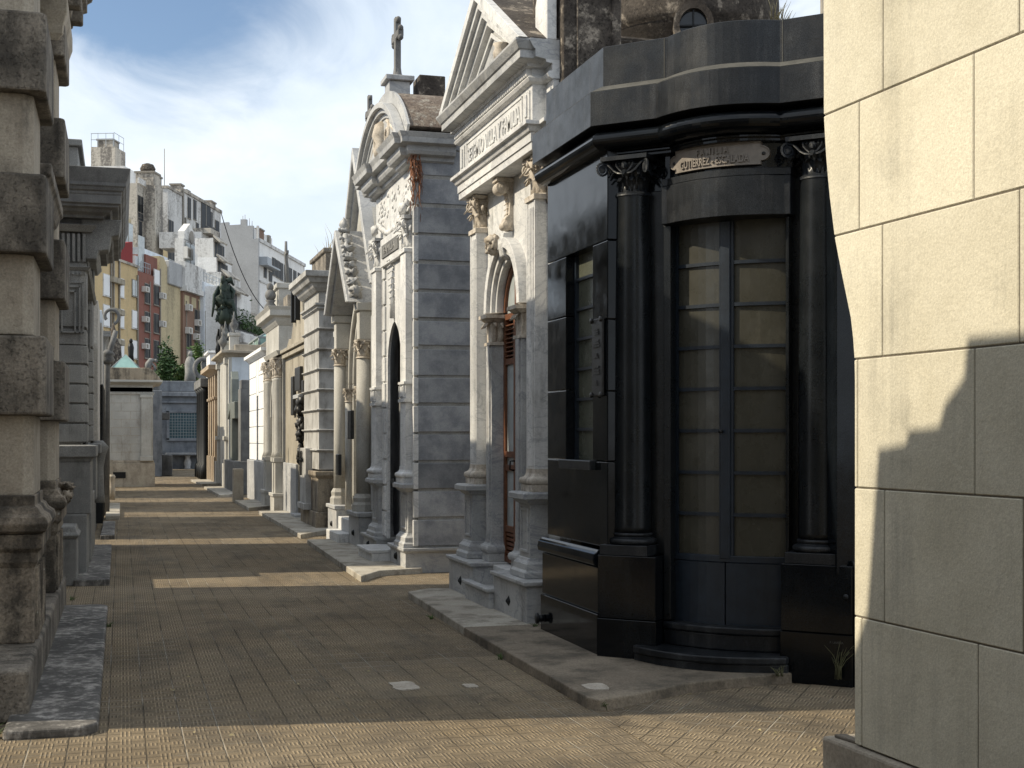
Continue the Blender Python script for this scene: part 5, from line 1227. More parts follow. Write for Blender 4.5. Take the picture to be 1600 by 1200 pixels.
def grey_granite_mausoleum():
    # facade plane X=-.36, local x = Y-15.7
    T = thing('grey_granite_mausoleum', 'grey speckled granite mausoleum with fluted frieze and deep bracketed cornice, left side', 'mausoleum', (-.36, 15.7, 0), LR)
    L = 5.8
    m = MB(); m.box(1.37, L, .12, .8, 0, 4.2); m.build('core_wall', 'greygranite', T)
    m = MB(); m.box(-.05, .62, .11, 1.2, 0, .52); m.mould([(-.05, 1.2), (-.05, .11), (.62, .11)], [(-.05, .52), (.0, .52), (.03, .56), (.0, .60), (-.02, .66), (-.05, .66)]); m.box(-.02, .6, .13, 1.2, .5, .66); m.build('side_step', 'greygranite', T, bevel=.012, seg=2)
    for x0 in (1.25, 4.9):
        m = MB(); m.box(x0-.5, x0+.85, .02, 1.2, 0, .75); m.box(x0-.45, x0+.8, -.02, 1.1, .75, 1.36); m.build('pedestal', 'greygranite', T, bevel=.012, seg=2)
        m = MB(); m.mould(front(x0-.45, x0+.82, -.02, 1.1), [(-.05, 1.36), (.0, 1.36), (.02, 1.4), (.06, 1.42), (.06, 1.55), (-.05, 1.56)]); m.build('pedestal_cap', 'greygranite', T, bevel=.005)
        # banded pier with chamfered corner
        m = MB(); z = 1.58
        for k in range(5):
            m.prism([(x0+.05, .8), (x0+.05, .10), (x0+.12, .03), (x0+.75, .03), (x0+.75, .8)], z+.012, z+.225); z += .237
        m.prism([(x0+.09, .78), (x0+.09, .12), (x0+.15, .07), (x0+.72, .07), (x0+.72, .78)], 1.58, 4.1)
        m.prism([(x0+.06, .79), (x0+.06, .11), (x0+.13, .04), (x0+.74, .04), (x0+.74, .79)], z, z+.18)
        m.prism([(x0+.06, .79), (x0+.06, .11), (x0+.13, .04), (x0+.74, .04), (x0+.74, .79)], 2.98, 3.75)
        m.build('banded_pier', 'greygranite', T, bevel=.006)
        m = MB()   # framed panels on the side facing the viewer
        for i, (a, b, c, d) in enumerate(((.07, .42, 3.02, 3.52), (.11, .38, 3.02, 3.47), (.16, .33, 3.02, 3.41))):
            yv = x0+.06-.012*(i+1)
            for q in ((a, a+.02, c-.12, d), (b-.02, b, c-.12, d), (a, b, d-.02, d), (a, b, c-.12, c-.10)): m.box(yv, x0+.07, q[0], q[1], q[2]-0.0, q[3])
        m.build('side_panel', 'greygranite', T, bevel=.003)
        m = MB()
        for k in range(12): m.box(x0+.03, x0+.07, .05+.06*k, .085+.06*k, 3.76, 4.10)
        for k in range(8): m.box(x0+.03, x0+.07, .05+.045*k, .07+.045*k, 3.60, 3.64)
        for k in range(5): m.box(x0+.18+.11*k, x0+.23+.11*k, .02, .05, 3.74, 4.12)
        m.build('fluted_frieze', 'greygranite', T, bevel=.006)
    m = MB(); m.mould([(1.30, .8), (1.30, .02), (L, .02), (L, .8)], [(-.1, 3.66), (.0, 3.66), (.03, 3.70), (-.1, 3.72)]); m.mould([(1.30, .8), (1.30, .02), (L, .02), (L, .8)], [(-.1, 4.12), (.04, 4.12), (.1, 4.2), (-.1, 4.24)]); m.build('frieze_band', 'greygranite', T, bevel=.004)
    m = MB(); m.mould([(1.3, .8), (1.3, -.06), (L+.02, -.06), (L+.02, .8)], [(-.3, 4.28), (.10, 4.28), (.10, 4.31), (.13, 4.33), (.18, 4.34), (.20, 4.38), (.27, 4.39), (.27, 4.42), (.30, 4.43), (.30, 4.53), (.31, 4.54), (.31, 4.57), (.33, 4.58), (.345, 4.62), (.36, 4.63), (.36, 4.67), (.38, 4.74), (.41, 4.84), (-.3, 4.84)]); m.box(1.35, L, .1, .79, 4.2, 4.83); m.build('cornice', 'greystone', T, bevel=.005)
    for x in (1.32,):
        m = MB(); m.yz([(.1, 3.80), (-.08, 3.80), (-.10, 3.9), (-.22, 3.92), (-.25, 4.08), (-.34, 4.10), (-.37, 4.29), (.1, 4.29)], x, x+.36); m.build('cornice_bracket', 'greygranite', T, bevel=.012)
    m = MB(); m.box(1.35, L-.2, .14, .75, 4.82, 5.16); m.box(1.3, L-.15, .09, .8, 5.16, 5.24); m.build('parapet', 'greygranite', T, bevel=.012, seg=2)
    m = MB(); m.lathe([(.12, 5.24), (.07, 5.28), (.12, 5.34), (.10, 5.46), (.02, 5.52)], 1.2, .45, 14); m.build('parapet_finial', 'greystone', T)
    m = MB(); m.lathe([(.12, .66), (.10, .8), (.09, 1.2), (.13, 1.4), (.17, 1.5), (.08, 1.6)], 5.6, -.02, 14); m.build('corner_vase', 'greygranite', T)
    m = MB(); m.box(2.0, 4.3, .0, .12, .1, .9); m.build('door_sill', 'greygranite', T, bevel=.01)
    m = MB(); m.box(2.6, 3.7, .08, .117, .4, 3.3); m.build('door', 'black', T)
grey_granite_mausoleum()

def modern_tomb():
    T = thing('panelled_tomb', 'slender modern tomb faced with rough pale panels and dark metal ribs, left side', 'mausoleum', (-.33, 23.1, 0), LR)
    m = MB(); m.box(0, 5.8, .1, 2.8, 0, 3.9); m.build('core_wall', 'greystone', T)
    m = MB(); m.box(0, 2.0, .03, .12, 1.0, 3.9); m.box(2.1, 3.9, .0, .12, 1.8, 3.7); m.build('rough_panel', 'slabrough', T, bevel=.008)
    m = MB()
    for x in (2.1, 2.8, 3.5, 4.2, 4.9): m.box(x, x+.12, -.02, .11, .1, 2.6)
    m.build('metal_rib', 'dark_iron', T, bevel=.006)
    m = MB(); m.box(4.0, 5.75, .02, .12, 0, 4.1); m.build('smooth_panel', 'paleblue', T, bevel=.008)
    m = MB(); m.box(-.1, .0, .1, .5, 0, 3.2); m.build('edge_strip', 'greygranite', T, bevel=.006)
modern_tomb()
def bracket_ring():
    m = MB(); c = (-.2, 29.6, 4.2); pts = []
    for i in range(26): a = -1.2+5.0*i/25; r = .17*(1-.3*i/25); pts.append((c[0]+r*math.cos(a), c[1], c[2]+r*math.sin(a)))
    m.tube(pts, .035, 7); m.tube([(-.3, 29.6, 0), (-.28, 29.6, 3.2), (-.2, 29.6, 3.55), (c[0]+.1, c[1], c[2]-.3)], [.07, .06, .06, .05], 8); m.lathe([(.1, 3.2), (.14, 3.28), (.1, 3.36), (.15, 3.4), (.05, 3.5)], -.26, 29.6, 12)
    o = m.build('iron_lamp_bracket', 'greystone'); tag(o, 'curled iron lamp bracket standing beyond the panelled tomb', 'lamp bracket')
bracket_ring()
for i, (y0, y1, h, X, lab) in enumerate(((31.2, 35.5, 4.0, -.34, 'grey plain tomb on the left beyond the curled lamp bracket'), (38.2, 43.2, 3.9, -.42, 'farthest grey tomb of the left row, partly hidden'))):
    T = thing('plain_tomb', lab, 'mausoleum', (X, y0, 0), LR)
    L = y1-y0
    m = MB(); m.box(0, L, .0, 2.6, 0, h); m.build('body', 'greygranite', T, bevel=.02)
    m = MB(); m.mould([(0, 2.6), (0, 0), (L, 0), (L, 2.6)], cornice(.12, .3, h-.3)); m.build('cornice', 'greygranite', T)
    m = MB(); m.xz([(L/2-.5, 0)]+arcpts(L/2, .5, 2.0)+[(L/2+.5, 0)], -.02, .0); m.build('door', 'black', T)
# pale marker post
m = MB(); m.lathe([(.08, 0), (.09, .3), (.07, .34), (.07, .55), (.10, .6), (.06, .66)], 0, 0, 12); m.box(-.03, .03, -.03, .03, .66, 1.05); m.box(-.1, .1, -.025, .025, .88, .94)
o = m.build('cross_post', 'oldstone_light'); o.location = (-.23, 37.0, 0); tag(o, 'small pale stone post with a cross on the far left of the lane', 'post')

# ------------------------------------------------------------------ tombs out of frame that shade the lane
def shade_tomb(x1, x0, y0, y1, h, label, mat='oldstone'):
    T = thing('vault', label, 'mausoleum', (0, 0, 0))
    m = MB(); m.box(x0, x1, y0, y1, 0, h); m.build('body', mat, T, bevel=.02)
    m = MB(); m.mould([(x0, y0), (x1, y0), (x1, y1), (x0, y1)], [(-.1, h-.3), (.0, h-.3), (.1, h-.15), (.12, h), (-.1, h)], closed=True); m.build('cornice', mat, T)
shade_tomb(-1.25, -3.2, 13.45, 15.48, 5.4, 'unseen plain vault added behind the left gap to shade the lane')  # added out of view to narrow the bar of sun on the paving
m = MB(); m.box(-1.6, -1.4, 15.3, 17.2, 0, 1.45); tag(m.build('shade_wall', 'oldstone', bevel=.01), 'unseen low wall added behind the grey granite mausoleum to block low sun', 'wall')  # added out of view; stops low rays so the sun bar starts later
# near neighbour on the left, beyond the side lane; its stepped gable draws the shadow on the cream wall
def near_vault(poly):
    T = thing('stepped_vault', 'stepped gable vault left of the viewer, outside the picture', 'mausoleum', (0, 0, 0))
    m = MB(); m.yz(poly, -3.2, -.75); m.build('body', 'oldstone', T, bevel=.01)
    m = MB(); m.yz([(poly[-1][0]+.0, 0), (5.95, 0), (5.95, .3), (poly[-1][0], .3)], -3.3, -.65); m.build('plinth', 'oldstone_dark', T)
# wanted shadow outline on the plane X = 3.2 as (Y, Z), carried back along the sun's rays to X = -.75
shape = [(5.66, .24), (5.32, .88), (5.235, 1.61), (5.035, 1.64), (5.015, 1.70), (4.81, 1.72), (4.775, 1.81), (4.65, 1.92), (4.63, 2.08), (4.2, 2.09), (4.1, 2.6), (3.0, 2.6)]
dX = 3.2+.75; tY = -sdir.y/sdir.x; tZ = math.tan(EL)/math.cos(math.atan2(sdir.y, -sdir.x))
poly = [(y-dX*(sdir.y/sdir.x)*1.0, z+dX*tZ) for y, z in shape]
near_vault([(-4.0, poly[-1][1])]+[(-4.0, 0)][:0]+list(reversed(poly))+[(poly[0][0]+.12, 0), (-4.0, 0)])

# ------------------------------------------------------------------ end of the lane
def end_pavilion():
    T = thing('pale_pavilion', 'pale stone tomb with corner pilaster facing down the lane', 'mausoleum', (-1.6, 46.1, 0))
    m = MB(); m.box(0, 2.62, 0, 3, .85, 3.3); m.build('ashlar_wall', 'creamstone', T, bevel=.01)
    m = MB(); m.box(-.05, 2.68, -.06, 3, 0, .80); m.box(-.02, 2.65, -.03, 3, .8, .88); pl = m.build('plinth', 'oldstone_light', T, bevel=.01)
    m = MB(); m.box(1.28, 1.75, -.075, -.055, .3, .5); m.build('vent_grille', 'black', pl)
    m = MB(); m.box(2.24, 2.58, -.08, 0, 1.0, 3.0); m.box(2.2, 2.62, -.11, 0, .86, 1.02); m.box(2.2, 2.62, -.11, 0, 2.95, 3.05); m.build('pilaster', 'creamstone', T, bevel=.01)
    m = MB()
    for i in range(8):
        for x in (.4, 1.0, 1.6): m.box(x+(i % 2)*.3, x+.012+(i % 2)*.3, -.004, 0, .9+.27*i, 1.16+.27*i)
        m.box(0, 2.2, -.004, 0, .88+.27*i, .892+.27*i)
    m.build('ashlar_joints', 'oldstone_light', T)
    m = MB(); m.mould([(0, 3), (0, 0), (2.62, 0), (2.62, 3)], [(-.2, 3.05), (.03, 3.05), (.05, 3.12), (.0, 3.14), (.0, 3.36), (.12, 3.42), (.3, 3.46), (.3, 3.53), (-.2, 3.53)]); m.build('cornice', 'creamstone', T, bevel=.006)
    m = MB(); m.xz([(-.2, 3.53), (2.9, 3.53), (2.65, 3.85), (2.5, 3.95), (-.2, 3.95)], .1, 3.0); m.build('roof_slab', 'oldstone', T, bevel=.02)
    m = MB(); m.taper(1.3, 2.2, .6, 1.6, 3.95, 4.42, .44); s = m.build('glass_pyramid', 'glass_teal', T)
    m = MB()
    for x, y in ((1.3, .6), (2.2, .6), (1.3, 1.6), (2.2, 1.6)): m.tube([(x, y, 3.97), (1.75, 1.1, 4.43)], .02, 5)
    m.build('pyramid_frame', 'lead', s)
end_pavilion()
def end_tomb():
    T = thing('blue_window_tomb', 'dark blue-grey tomb with square leaded blue window closing the lane', 'mausoleum', (1.2, 71.5, 0))
    m = MB(); m.box(0, 6.5, 0, 3, 0, 4.0); m.build('front_wall', 'bluetomb', T)
    m = MB(); m.box(-.2, 6.6, -.25, 3, 3.75, 3.98); m.box(-.1, 6.5, -.12, 3, 3.4, 3.5); m.build('cornice', 'bluetomb', T, bevel=.02)
    m = MB(); m.box(0, 6.5, -.05, 3, 4.0, 4.55); m.build('parapet', 'bluetomb', T, bevel=.02)
    m = MB()
    for a, b, c, d in ((1.05, 1.2, 1.5, 3.0), (2.6, 2.75, 1.5, 3.0), (1.05, 2.75, 1.45, 1.6), (1.05, 2.75, 2.9, 3.02)): m.box(a, b, -.1, 0, c, d)
    m.build('window_frame', 'bluetomb', T, bevel=.01)
    m = MB(); m.box(1.2, 2.6, -.03, -.005, 1.6, 2.9); w = m.build('window_pane', 'glass_blue', T)
    m = MB()
    for k in range(1, 10): m.box(1.2+.14*k-.012, 1.2+.14*k+.012, -.06, -.03, 1.6, 2.9)
    for k in range(1, 9): m.box(1.2, 2.6, -.062, -.03, 1.6+.145*k-.012, 1.6+.145*k+.012)
    m.build('leading', 'lead', w)
    for x in (-.05, 3.3, 6.0):
        m = MB(); m.box(x, x+.45, -.18, 0, 0, 3.4); m.build('pilaster', 'bluetomb', T, bevel=.015)
    m = MB(); m.box(1.0, 6.2, -.7, 0, .72, .84); b = m.build('stone_bench', 'bluetomb', T, bevel=.02)
    for x in (2.1, 3.3, 5.0):
        m = MB(); m.lathe([(.2, 0), (.14, .1), (.2, .35), (.1, .6), (.18, .72)], x, -.35, 12); m.build('baluster_leg', 'marble_grey', b)
    m = MB(); m.blob((2.95, -.16, 3.05), (.33, .12, .22), .3, 3, 12, 3); m.build('carved_relief', 'marble_grey', T)
end_tomb()
def dark_side_tomb():
    T = thing('side_tomb', 'dark tomb edge with bracketed shelf between the pale pavilion and the blue window', 'mausoleum', (-1.0, 58.0, 0))
    m = MB(); m.box(0, 2.65, 0, 12, 0, 3.6); m.build('body', 'bluetomb', T, bevel=.02)
    m = MB(); m.box(2.65, 3.0, 1.0, 2.2, 2.4, 2.7); m.build('bracket_shelf', 'greystone', T, bevel=.03)
    m = MB(); m.box(2.65, 3.1, .8, 2.4, 0, .9); m.build('low_block', 'greystone', T, bevel=.03)
dark_side_tomb()
def crown(name, loc, r, n, label, seed, mat='leaf', trunk_h=1.0, group=None, size=.13):
    T = thing(name, label, 'tree', loc, 0, group); random.seed(seed)
    m = MB(); m.tube([(0, 0, -trunk_h), (.05, 0, 0), (0, .05, r[2]*.8)], [.12, .09, .03], 7)
    for k in range(7): a = 2*PI*k/7; m.tube([(0, 0, -.1+.1*k), (r[0]*.4*math.cos(a), r[1]*.4*math.sin(a), r[2]*.4+.08*k), (r[0]*.75*math.cos(a), r[1]*.75*math.sin(a), r[2]*.7)], [.05, .03, .01], 5)
    m.build('trunk', 'bark', T)
    m = MB(); cl = []
    for k in range(22):
        d = Vector((random.gauss(0, 1), random.gauss(0, 1), random.gauss(0, 1))).normalized()*random.uniform(.35, 1.0)
        cl.append((d.x*r[0]*.8, d.y*r[1]*.8, r[2]*.55+d.z*r[2]*.75))
    for i in range(n):
        c = random.choice(cl); s1 = .30
        p = Vector((c[0]+random.gauss(0, s1*r[0]*.6), c[1]+random.gauss(0, s1*r[1]*.6), c[2]+random.gauss(0, s1*r[2]*.6)))
        a = Vector((random.gauss(0, 1), random.gauss(0, 1), random.gauss(0, .6))).normalized(); b = a.cross(Vector((random.gauss(0, 1), random.gauss(0, 1), random.gauss(0, 1)))).normalized()
        L = size*random.uniform(.6, 1.3)
        m.add([p-a*L*.5, p+b*L*.2, p+a*L*.5, p-b*L*.2], [(0, 1, 2, 3)])
    m.build('crown', mat, T, recalc=False)
crown('dark_tree', (2.42, 79, 4.3), (.75, .8, 1.9), 2600, 'dark green tree with a pointed top behind the blue window tomb', 1, trunk_h=4.9, size=.26)
crown('round_shrub', (3.5, 80, 4.6), (.75, .8, .8), 1800, 'rounded mid green shrub right of the dark tree behind the tombs', 2, 'leaf2', trunk_h=5.2, size=.24)
crown('climbing_shrub', (4.5, 83, 4.7), (1.0, 1.0, 1.8), 2600, 'loose green shrub rising beside the far right tombs', 3, 'leaf2', trunk_h=5.4, size=.24)
# monuments seen over the pavilion roof
def over_roof():
    T = thing('dark_obelisk', 'dark stepped stone pedestal with slim black figure behind the pale pavilion', 'monument', (.41, 60, 0))
    m = MB(); m.box(-.45, .45, -.5, .5, 0, 4.3); m.box(-.3, .3, -.4, .4, 4.3, 4.6); m.box(-.2, .2, -.3, .3, 4.6, 4.85); m.build('pedestal', 'greystone', T, bevel=.03)
    m = MB(); m.lathe([(.13, 4.85), (.11, 5.2), (.13, 5.5), (.09, 5.68)], 0, 0, 10); m.blob((0, 0, 5.78), (.08, .08, .11), .05, 2, 10); m.build('figure', 'dark_iron', T)
    T = thing('rock_grotto', 'rough grey rock grotto with a white figure at its foot behind the pavilion', 'monument', (-.55, 62, 0))
    m = MB(); m.blob((.1, 0, 4.3), (.6, .6, 1.9), .25, 2.5, 30, 5); m.build('rock', 'stained', T)
    m = MB(); m.blob((-.2, -.9, 5.0), (.25, .15, .12), .25, 3, 12, 2); m.blob((0, -.9, 5.1), (.1, .1, .09), .1, 3, 10, 2); m.blob((-.3, -.9, 4.5), (.2, .15, .4), .2, 3, 12, 4); m.build('white_figure', 'whitewash', T)
    T = thing('angel_statue', 'pale stone statue bending over between the obelisk and the dark tree', 'statue', (1.13, 61, 0))
    m = MB(); m.box(-.5, .5, -.4, .4, 0, 4.3); m.build('pedestal', 'greystone', T, bevel=.02)
    m = MB(); m.lathe([(.2, 4.2), (.15, 4.5), (.11, 4.7)], 0, 0, 12); m.tube([(0, 0, 4.6), (.03, 0, 4.85), (.14, -.03, 5.02), (.28, -.05, 5.03)], [.13, .15, .12, .05], 9); m.blob((.34, -.06, 5.0), (.07, .07, .08), .1, 3, 10, 4); m.tube([(.1, 0, 4.95), (.28, -.1, 4.75), (.32, -.1, 4.55)], [.06, .045, .03], 7); m.build('figure', 'greygranite', T)
    T = thing('robed_statue', 'grey robed statue in front of the shrubs above the blue window tomb', 'statue', (3.66, 76, 0))
    m = MB(); m.box(-.4, .4, -.3, .3, 0, 4.6); m.build('pedestal', 'greystone', T, bevel=.02)
    m = MB(); m.lathe([(.32, 4.6), (.28, 5.2), (.3, 5.7), (.2, 6.0), (.08, 6.1)], 0, 0, 12); m.blob((0, 0, 6.22), (.13, .14, .17), .05, 3, 10, 3); m.build('figure', 'greygranite', T)
    T = thing('wreath_statue', 'dark figure with a round wreath at the right above the blue window tomb', 'statue', (4.25, 74, 0))
    m = MB(); m.box(-.5, .5, -.3, .3, 0, 4.5); m.build('pedestal', 'greystone', T, bevel=.02)
    m = MB(); m.tube([(.45*math.cos(a), -.1, 5.35+.5*math.sin(a)) for a in [2*PI*i/20 for i in range(21)]], .12, 8); m.lathe([(.25, 4.5), (.2, 5.2), (.24, 5.6), (.1, 5.9)], .1, .1, 10); m.blob((.1, .1, 6.05), (.13, .13, .16), .05, 3, 10); m.build('figure', 'greystone', T)
over_roof()
# ------------------------------------------------------------------ apartment blocks beyond the cemetery
O_ = Vector((-2.1, 136.0)); D_ = Vector((.35, .937)).normalized(); I_ = Vector((-D_.y, D_.x))      # along, inward
ARZ = math.atan2(D_.y, D_.x)
def k_of(px, off):
    """distance along the street line at which the sight line px meets the wall plane set back by off"""
    u = (px-CX)/F; r = Vector((CT*u+ST, CT-ST*u)); A = O_+I_*off
    # A + k D = s r
    det = D_.x*(-r.y)-D_.y*(-r.x); return ((-A.x)*(-r.y)-(-A.y)*(-r.x))/det
def z_of(py, k, off):
    p = O_+I_*off+D_*k; d = p.y*CT+p.x*ST; return EYE+(HY-py)*d/F
class Block:
    def __init__(s, label, p0, p1, ptop, off, mat, depth=12, zb=-1, name='apartment_block', cat='apartment building', parapet=.0):
        s.k0, s.k1, s.off = k_of(p0, off), k_of(p1, off), off
        s.L = s.k1-s.k0; s.z = z_of(ptop, s.k0, off); q = O_+I_*off+D_*s.k0
        s.T = thing(name, label, cat, (q.x, q.y, 0), ARZ); s.w = 0
        m = MB(); m.box(0, s.L, 0, depth, zb, s.z); m.build('wall', mat, s.T); s.depth = depth; s.mat = mat
    def x(s, px): return k_of(px, s.off)-s.k0
    def zz(s, px, py): return z_of(py, k_of(px, s.off), s.off)
    def rect(s, px, py, wm, hm):
        """window of wm x hm metres with its top left at the given sight line"""
        return s.x(px), s.zz(px, py)-hm, wm, hm
    def window(s, px, py, w, h, kind='dark', name='window'):
        x, z, w, h = s.rect(px, py, w, h)
        m = MB(); m.box(x-.08, x+w+.08, -.07, .02, z-.1, z+h+.08); m.box(x-.15, x+w+.15, -.16, .0, z-.16, z-.1); f = m.build(name, 'pipe' if kind != 'white' else 'ap_white', s.T)
        m = MB(); m.box(x, x+w, -.10, -.06, z, z+h); m.build('shutter' if kind == 'white' else 'pane', {'white': 'shutter', 'dark': 'far_glass', 'pale': 'glass_pale'}[kind], f)
        if kind != 'white':
            m = MB(); m.box(x+w*.48, x+w*.53, -.12, -.09, z, z+h); m.build('mullion', 'pipe', f)
    def ac(s, px, py, sz=.8):
        x, z = s.x(px), s.zz(px, py)
        m = MB(); m.box(x, x+sz, -.55, 0, z-sz*.6, z); a = m.build('air_conditioner', 'ac', s.T, bevel=.03)
        m = MB(); m.box(x+sz*.1, x+sz*.6, -.565, -.55, z-sz*.5, z-sz*.1); m.build('fan_grille', 'pipe', a)
    def pipe(s, px, py0, py1, r=.09):
        x = s.x(px); m = MB(); m.tube([(x, -.12, s.zz(px, py0)), (x, -.12, s.zz(px, py1))], r, 6); m.build('drain_pipe', 'pipe', s.T)
    def coping(s, h=.4, o=.12, mat='ap_white'):
        m = MB(); m.mould([(0, s.depth), (0, 0), (s.L, 0), (s.L, s.depth)], [(-.3, s.z), (o, s.z), (o, s.z+h), (-.3, s.z+h)]); m.build('roof_coping', mat, s.T)
    def roofbox(s, p0, p1, pt, y0, y1, mat, name='roof_house', zb=None):
        x0, x1 = s.x(p0), s.x(p1); z = s.zz(p0, pt)
        m = MB(); m.box(x0, x1, y0, y1, s.z-.2 if zb is None else zb, z); return m.build(name, mat, s.T)
    def chimney(s, px, pt, w, mat='ap_old', y=1.0, cap=True):
        x = s.x(px); z = s.zz(px, pt); m = MB(); m.box(x, x+w, y, y+w, s.z-.5, z); c = m.build('chimney', mat, s.T)
        if cap: m = MB(); m.box(x-.15, x+w+.15, y-.15, y+w+.15, z, z+.25); m.build('chimney_cap', 'pipe', c)
    def railing(s, p0, p1, pb, h=1.0, y=.1, step=1.2, mat='rail'):
        x0, x1 = s.x(p0), s.x(p1); z = s.zz(p0, pb); m = MB(); n_ = max(2, int((x1-x0)/step))
        for i in range(n_+1): x = x0+(x1-x0)*i/n_; m.box(x-.03, x+.03, y-.03, y+.03, z, z+h)
        m.box(x0, x1, y-.03, y+.03, z+h-.06, z+h); m.box(x0, x1, y-.03, y+.03, z+h*.5, z+h*.5+.05); m.build('railing', mat, s.T)
# yellow
b = Block('yellow rendered apartment block with white roller shutters above the pavilion', 128, 215, 388, 0, 'ap_yellow')
b.coping(.25, .15, 'ap_old')
for j, y in enumerate((428, 476, 523, 569)):
    b.window(161, y, 1.55, 2.0, 'white'); b.window(185.5, y+7, 1.3, 1.75, 'white'); b.window(206, y+9, 1.45, 1.75 if j != 0 else 1.6, 'white' if j else 'pale')
    m = MB()
    for i in range(3): x = b.x(171+i*6); z = b.zz(171+i*6, y+4+i*2); m.box(x, x+.95, -.5, 0, z-.55, z)
    m.build('brown_box_row', 'tanstone', b.T, bevel=.03)
for px, a, c in ((172, 400, 600), (176, 402, 600), (185, 408, 600), (213.5, 430, 600)): b.pipe(px, a, c, .1)
b.roofbox(150, 180, 384, .2, 1.5, 'ap_old', 'roof_fence'); b.roofbox(180, 214, 402, .2, .5, 'ap_grey', 'roof_parapet')
m = MB(); x0, x1 = b.x(180), b.x(216); m.xz([(x0, b.z+1.4), (x1-.6, b.z+2.7), (x1, b.z+2.8), (x1, b.z+.1), (x0+2.5, b.z+.6)], .6, 4.0); m.build('red_awning', 'fabric_red', b.T)
m = MB(); x0, x1 = b.x(150), b.x(185); m.yz([(.3, b.z+2.2), (1.5, b.z+2.9), (1.5, b.z+3.0), (.3, b.z+2.3)], x0, x1); m.build('cream_awning', 'fabric_cream', b.T)
# red
b = Block('narrow red brick apartment block between the yellow and the beige walls', 215.5, 249.5, 423, 0, 'ap_red')
for j, y in enumerate((443, 487, 529, 570)):
    b.window(226, y, 1.5, 2.0); b.window(240, y+3, 1.5, 2.0); b.ac(221, y+4+3*(j > 0), 1.0); b.ac(247.5, y+14, 1.1)
b.pipe(233, 440, 600, .06); b.pipe(249, 420, 600, .08)
b.roofbox(232, 250, 397, .3, 6, 'ap_red', 'roof_house'); b.roofbox(220, 233, 399, .6, 6, 'ap_pale', 'roof_house')
m = MB(); x0, x1 = b.x(224), b.x(233); m.box(x0, x1, .5, .6, b.z+.3, b.z+4); m.build('glass_door', 'glass_pale', b.T); b.railing(222, 236, 424, 1.1, .1, .6)
b.window(240.5, 421, 1.6, 1.5, 'white')
# beige blank wall
b = Block('tall blank beige wall with a rounded stained shoulder', 250, 285.5, 441, 0.3, 'ap_beige')
m = MB(); xa = b.x(263); m.xz([(0, b.z-.1), (0, b.zz(250, 400)), (b.x(256), b.zz(256, 402)), (xa, b.zz(263, 420)), (xa+1.2, b.z+.6), (b.L, b.z-.1)], .02, 8); m.build('wall_shoulder', 'ap_beige', b.T)
m = MB(); m.box(xa-.3, b.L-.5, -.25, 5, b.z+.1, b.z+2.8); m.build('roof_terrace', 'ap_grey', b.T, bevel=.1)
b.roofbox(268, 282, 418, 2, 6, 'fabric_red', 'roof_shed')
# brown brick
b = Block('brown brick apartment block with air conditioners beside the bronze figure', 286, 318, 453, 0, 'ap_brick')
for px, y in ((304, 484), (304, 520), (291, 513), (304, 556), (315, 487)): b.window(px, y, 1.7 if px < 312 else .8, 2.4)
for px, y in ((289, 475), (303.5, 499), (289, 511), (301, 521), (292, 548)): b.ac(px, y, 1.25)
b.pipe(317, 460, 600, .14); b.pipe(290, 470, 600, .05); b.pipe(309, 470, 600, .05)
m = MB(); m.box(-.2, b.L+.2, -.5, 6, b.z-.1, b.z+.5); m.box(-.1, b.L, -.3, 5, b.z+.5, b.z+3.3); m.build('balcony_parapet', 'ap_white', b.T)
m = MB()
for i in range(3): m.box(.5+b.L/3*i, b.L/3*(i+1)-.4, -.04, .02, b.z-1.7, b.z-.5)
m.build('clerestory', 'ap_beige', b.T)
# white-blue
b = Block('pale blue-white low block behind the bronze figure', 318.5, 352, 440, -.5, 'ap_pale')
b.window(327, 448, 1.7, 2.0); b.window(320.5, 487, 2.6, 5.5, 'pale'); b.railing(320, 350, 438, 1.0, .2)
b.window(321, 463, 1.2, 4, 'pale')
b = Block('pale blue-white set-back wall above the brown brick block', 296, 345, 412, 5, 'ap_pale', 2)
b.window(298, 423, 1.3, 1.6, 'pale'); b.ac(304, 430, 1.6)
b = Block('small pale blue roof house above the red brick block', 220, 262, 386, 7, 'ap_pale', 2)
# upper rear: tall stained buildings
b = Block('smooth white slab tower partly behind the granite cornice', 194, 213, 259, 26, 'ap_clean', 9)
b2 = Block('yellow grey roof house with railing and water tank on the skyline', 180, 196, 229, 30, 'ap_old', 4)
b2.railing(181, 196, 228, 2.2, .3, 2.0); b2.chimney(184, 219, 2.6, 'ap_old', .8); m = MB(); m.box(-.03, .03, .3, 4, b2.z+2.1, b2.z+2.2); m.box(-.03, .03, .3, 4, b2.z+1.1, b2.z+1.2)
for y in (.3, 1.5, 2.8, 3.9): m.box(-.03, .03, y, y+.07, b2.z, b2.z+2.2)
m.build('railing', 'rail', b2.T)
b = Block('mouldy yellow lower block with barred window under the granite cornice', 150, 205, 318, 10, 'ap_beige', 6)
b.window(192, 345, 3.2, 6.5, 'pale')
b = Block('mouldy grey block with tall twin chimneys', 214, 248, 286, 16, 'ap_old', 4)
b.chimney(227, 270, 2.6, 'ap_old', -1.2); b.chimney(241, 277, 1.4, 'ap_old', -.6)
m = MB(); x = b.x(226); m.box(x, x+3.4, -1.5, .0, -1, b.z+.3); m.build('chimney_shaft', 'ap_old', b.T)
m = MB(); x = b.x(227); m.lathe([(.9, 0), (1.1, .6), (.8, 1.2), (.2, 1.4)], 0, 0, 14); m.v = [(p[0]+x+1.3, p[1]+.1, p[2]+b.zz(227, 270)+.2) for p in m.v]; m.build('chimney_cowl', 'stained', b.T)
b.window(215, 305, 2, 2.2); b.window(215, 318, 2, 2.2); b.pipe(239, 300, 395, .15); b.pipe(236, 300, 395, .1)
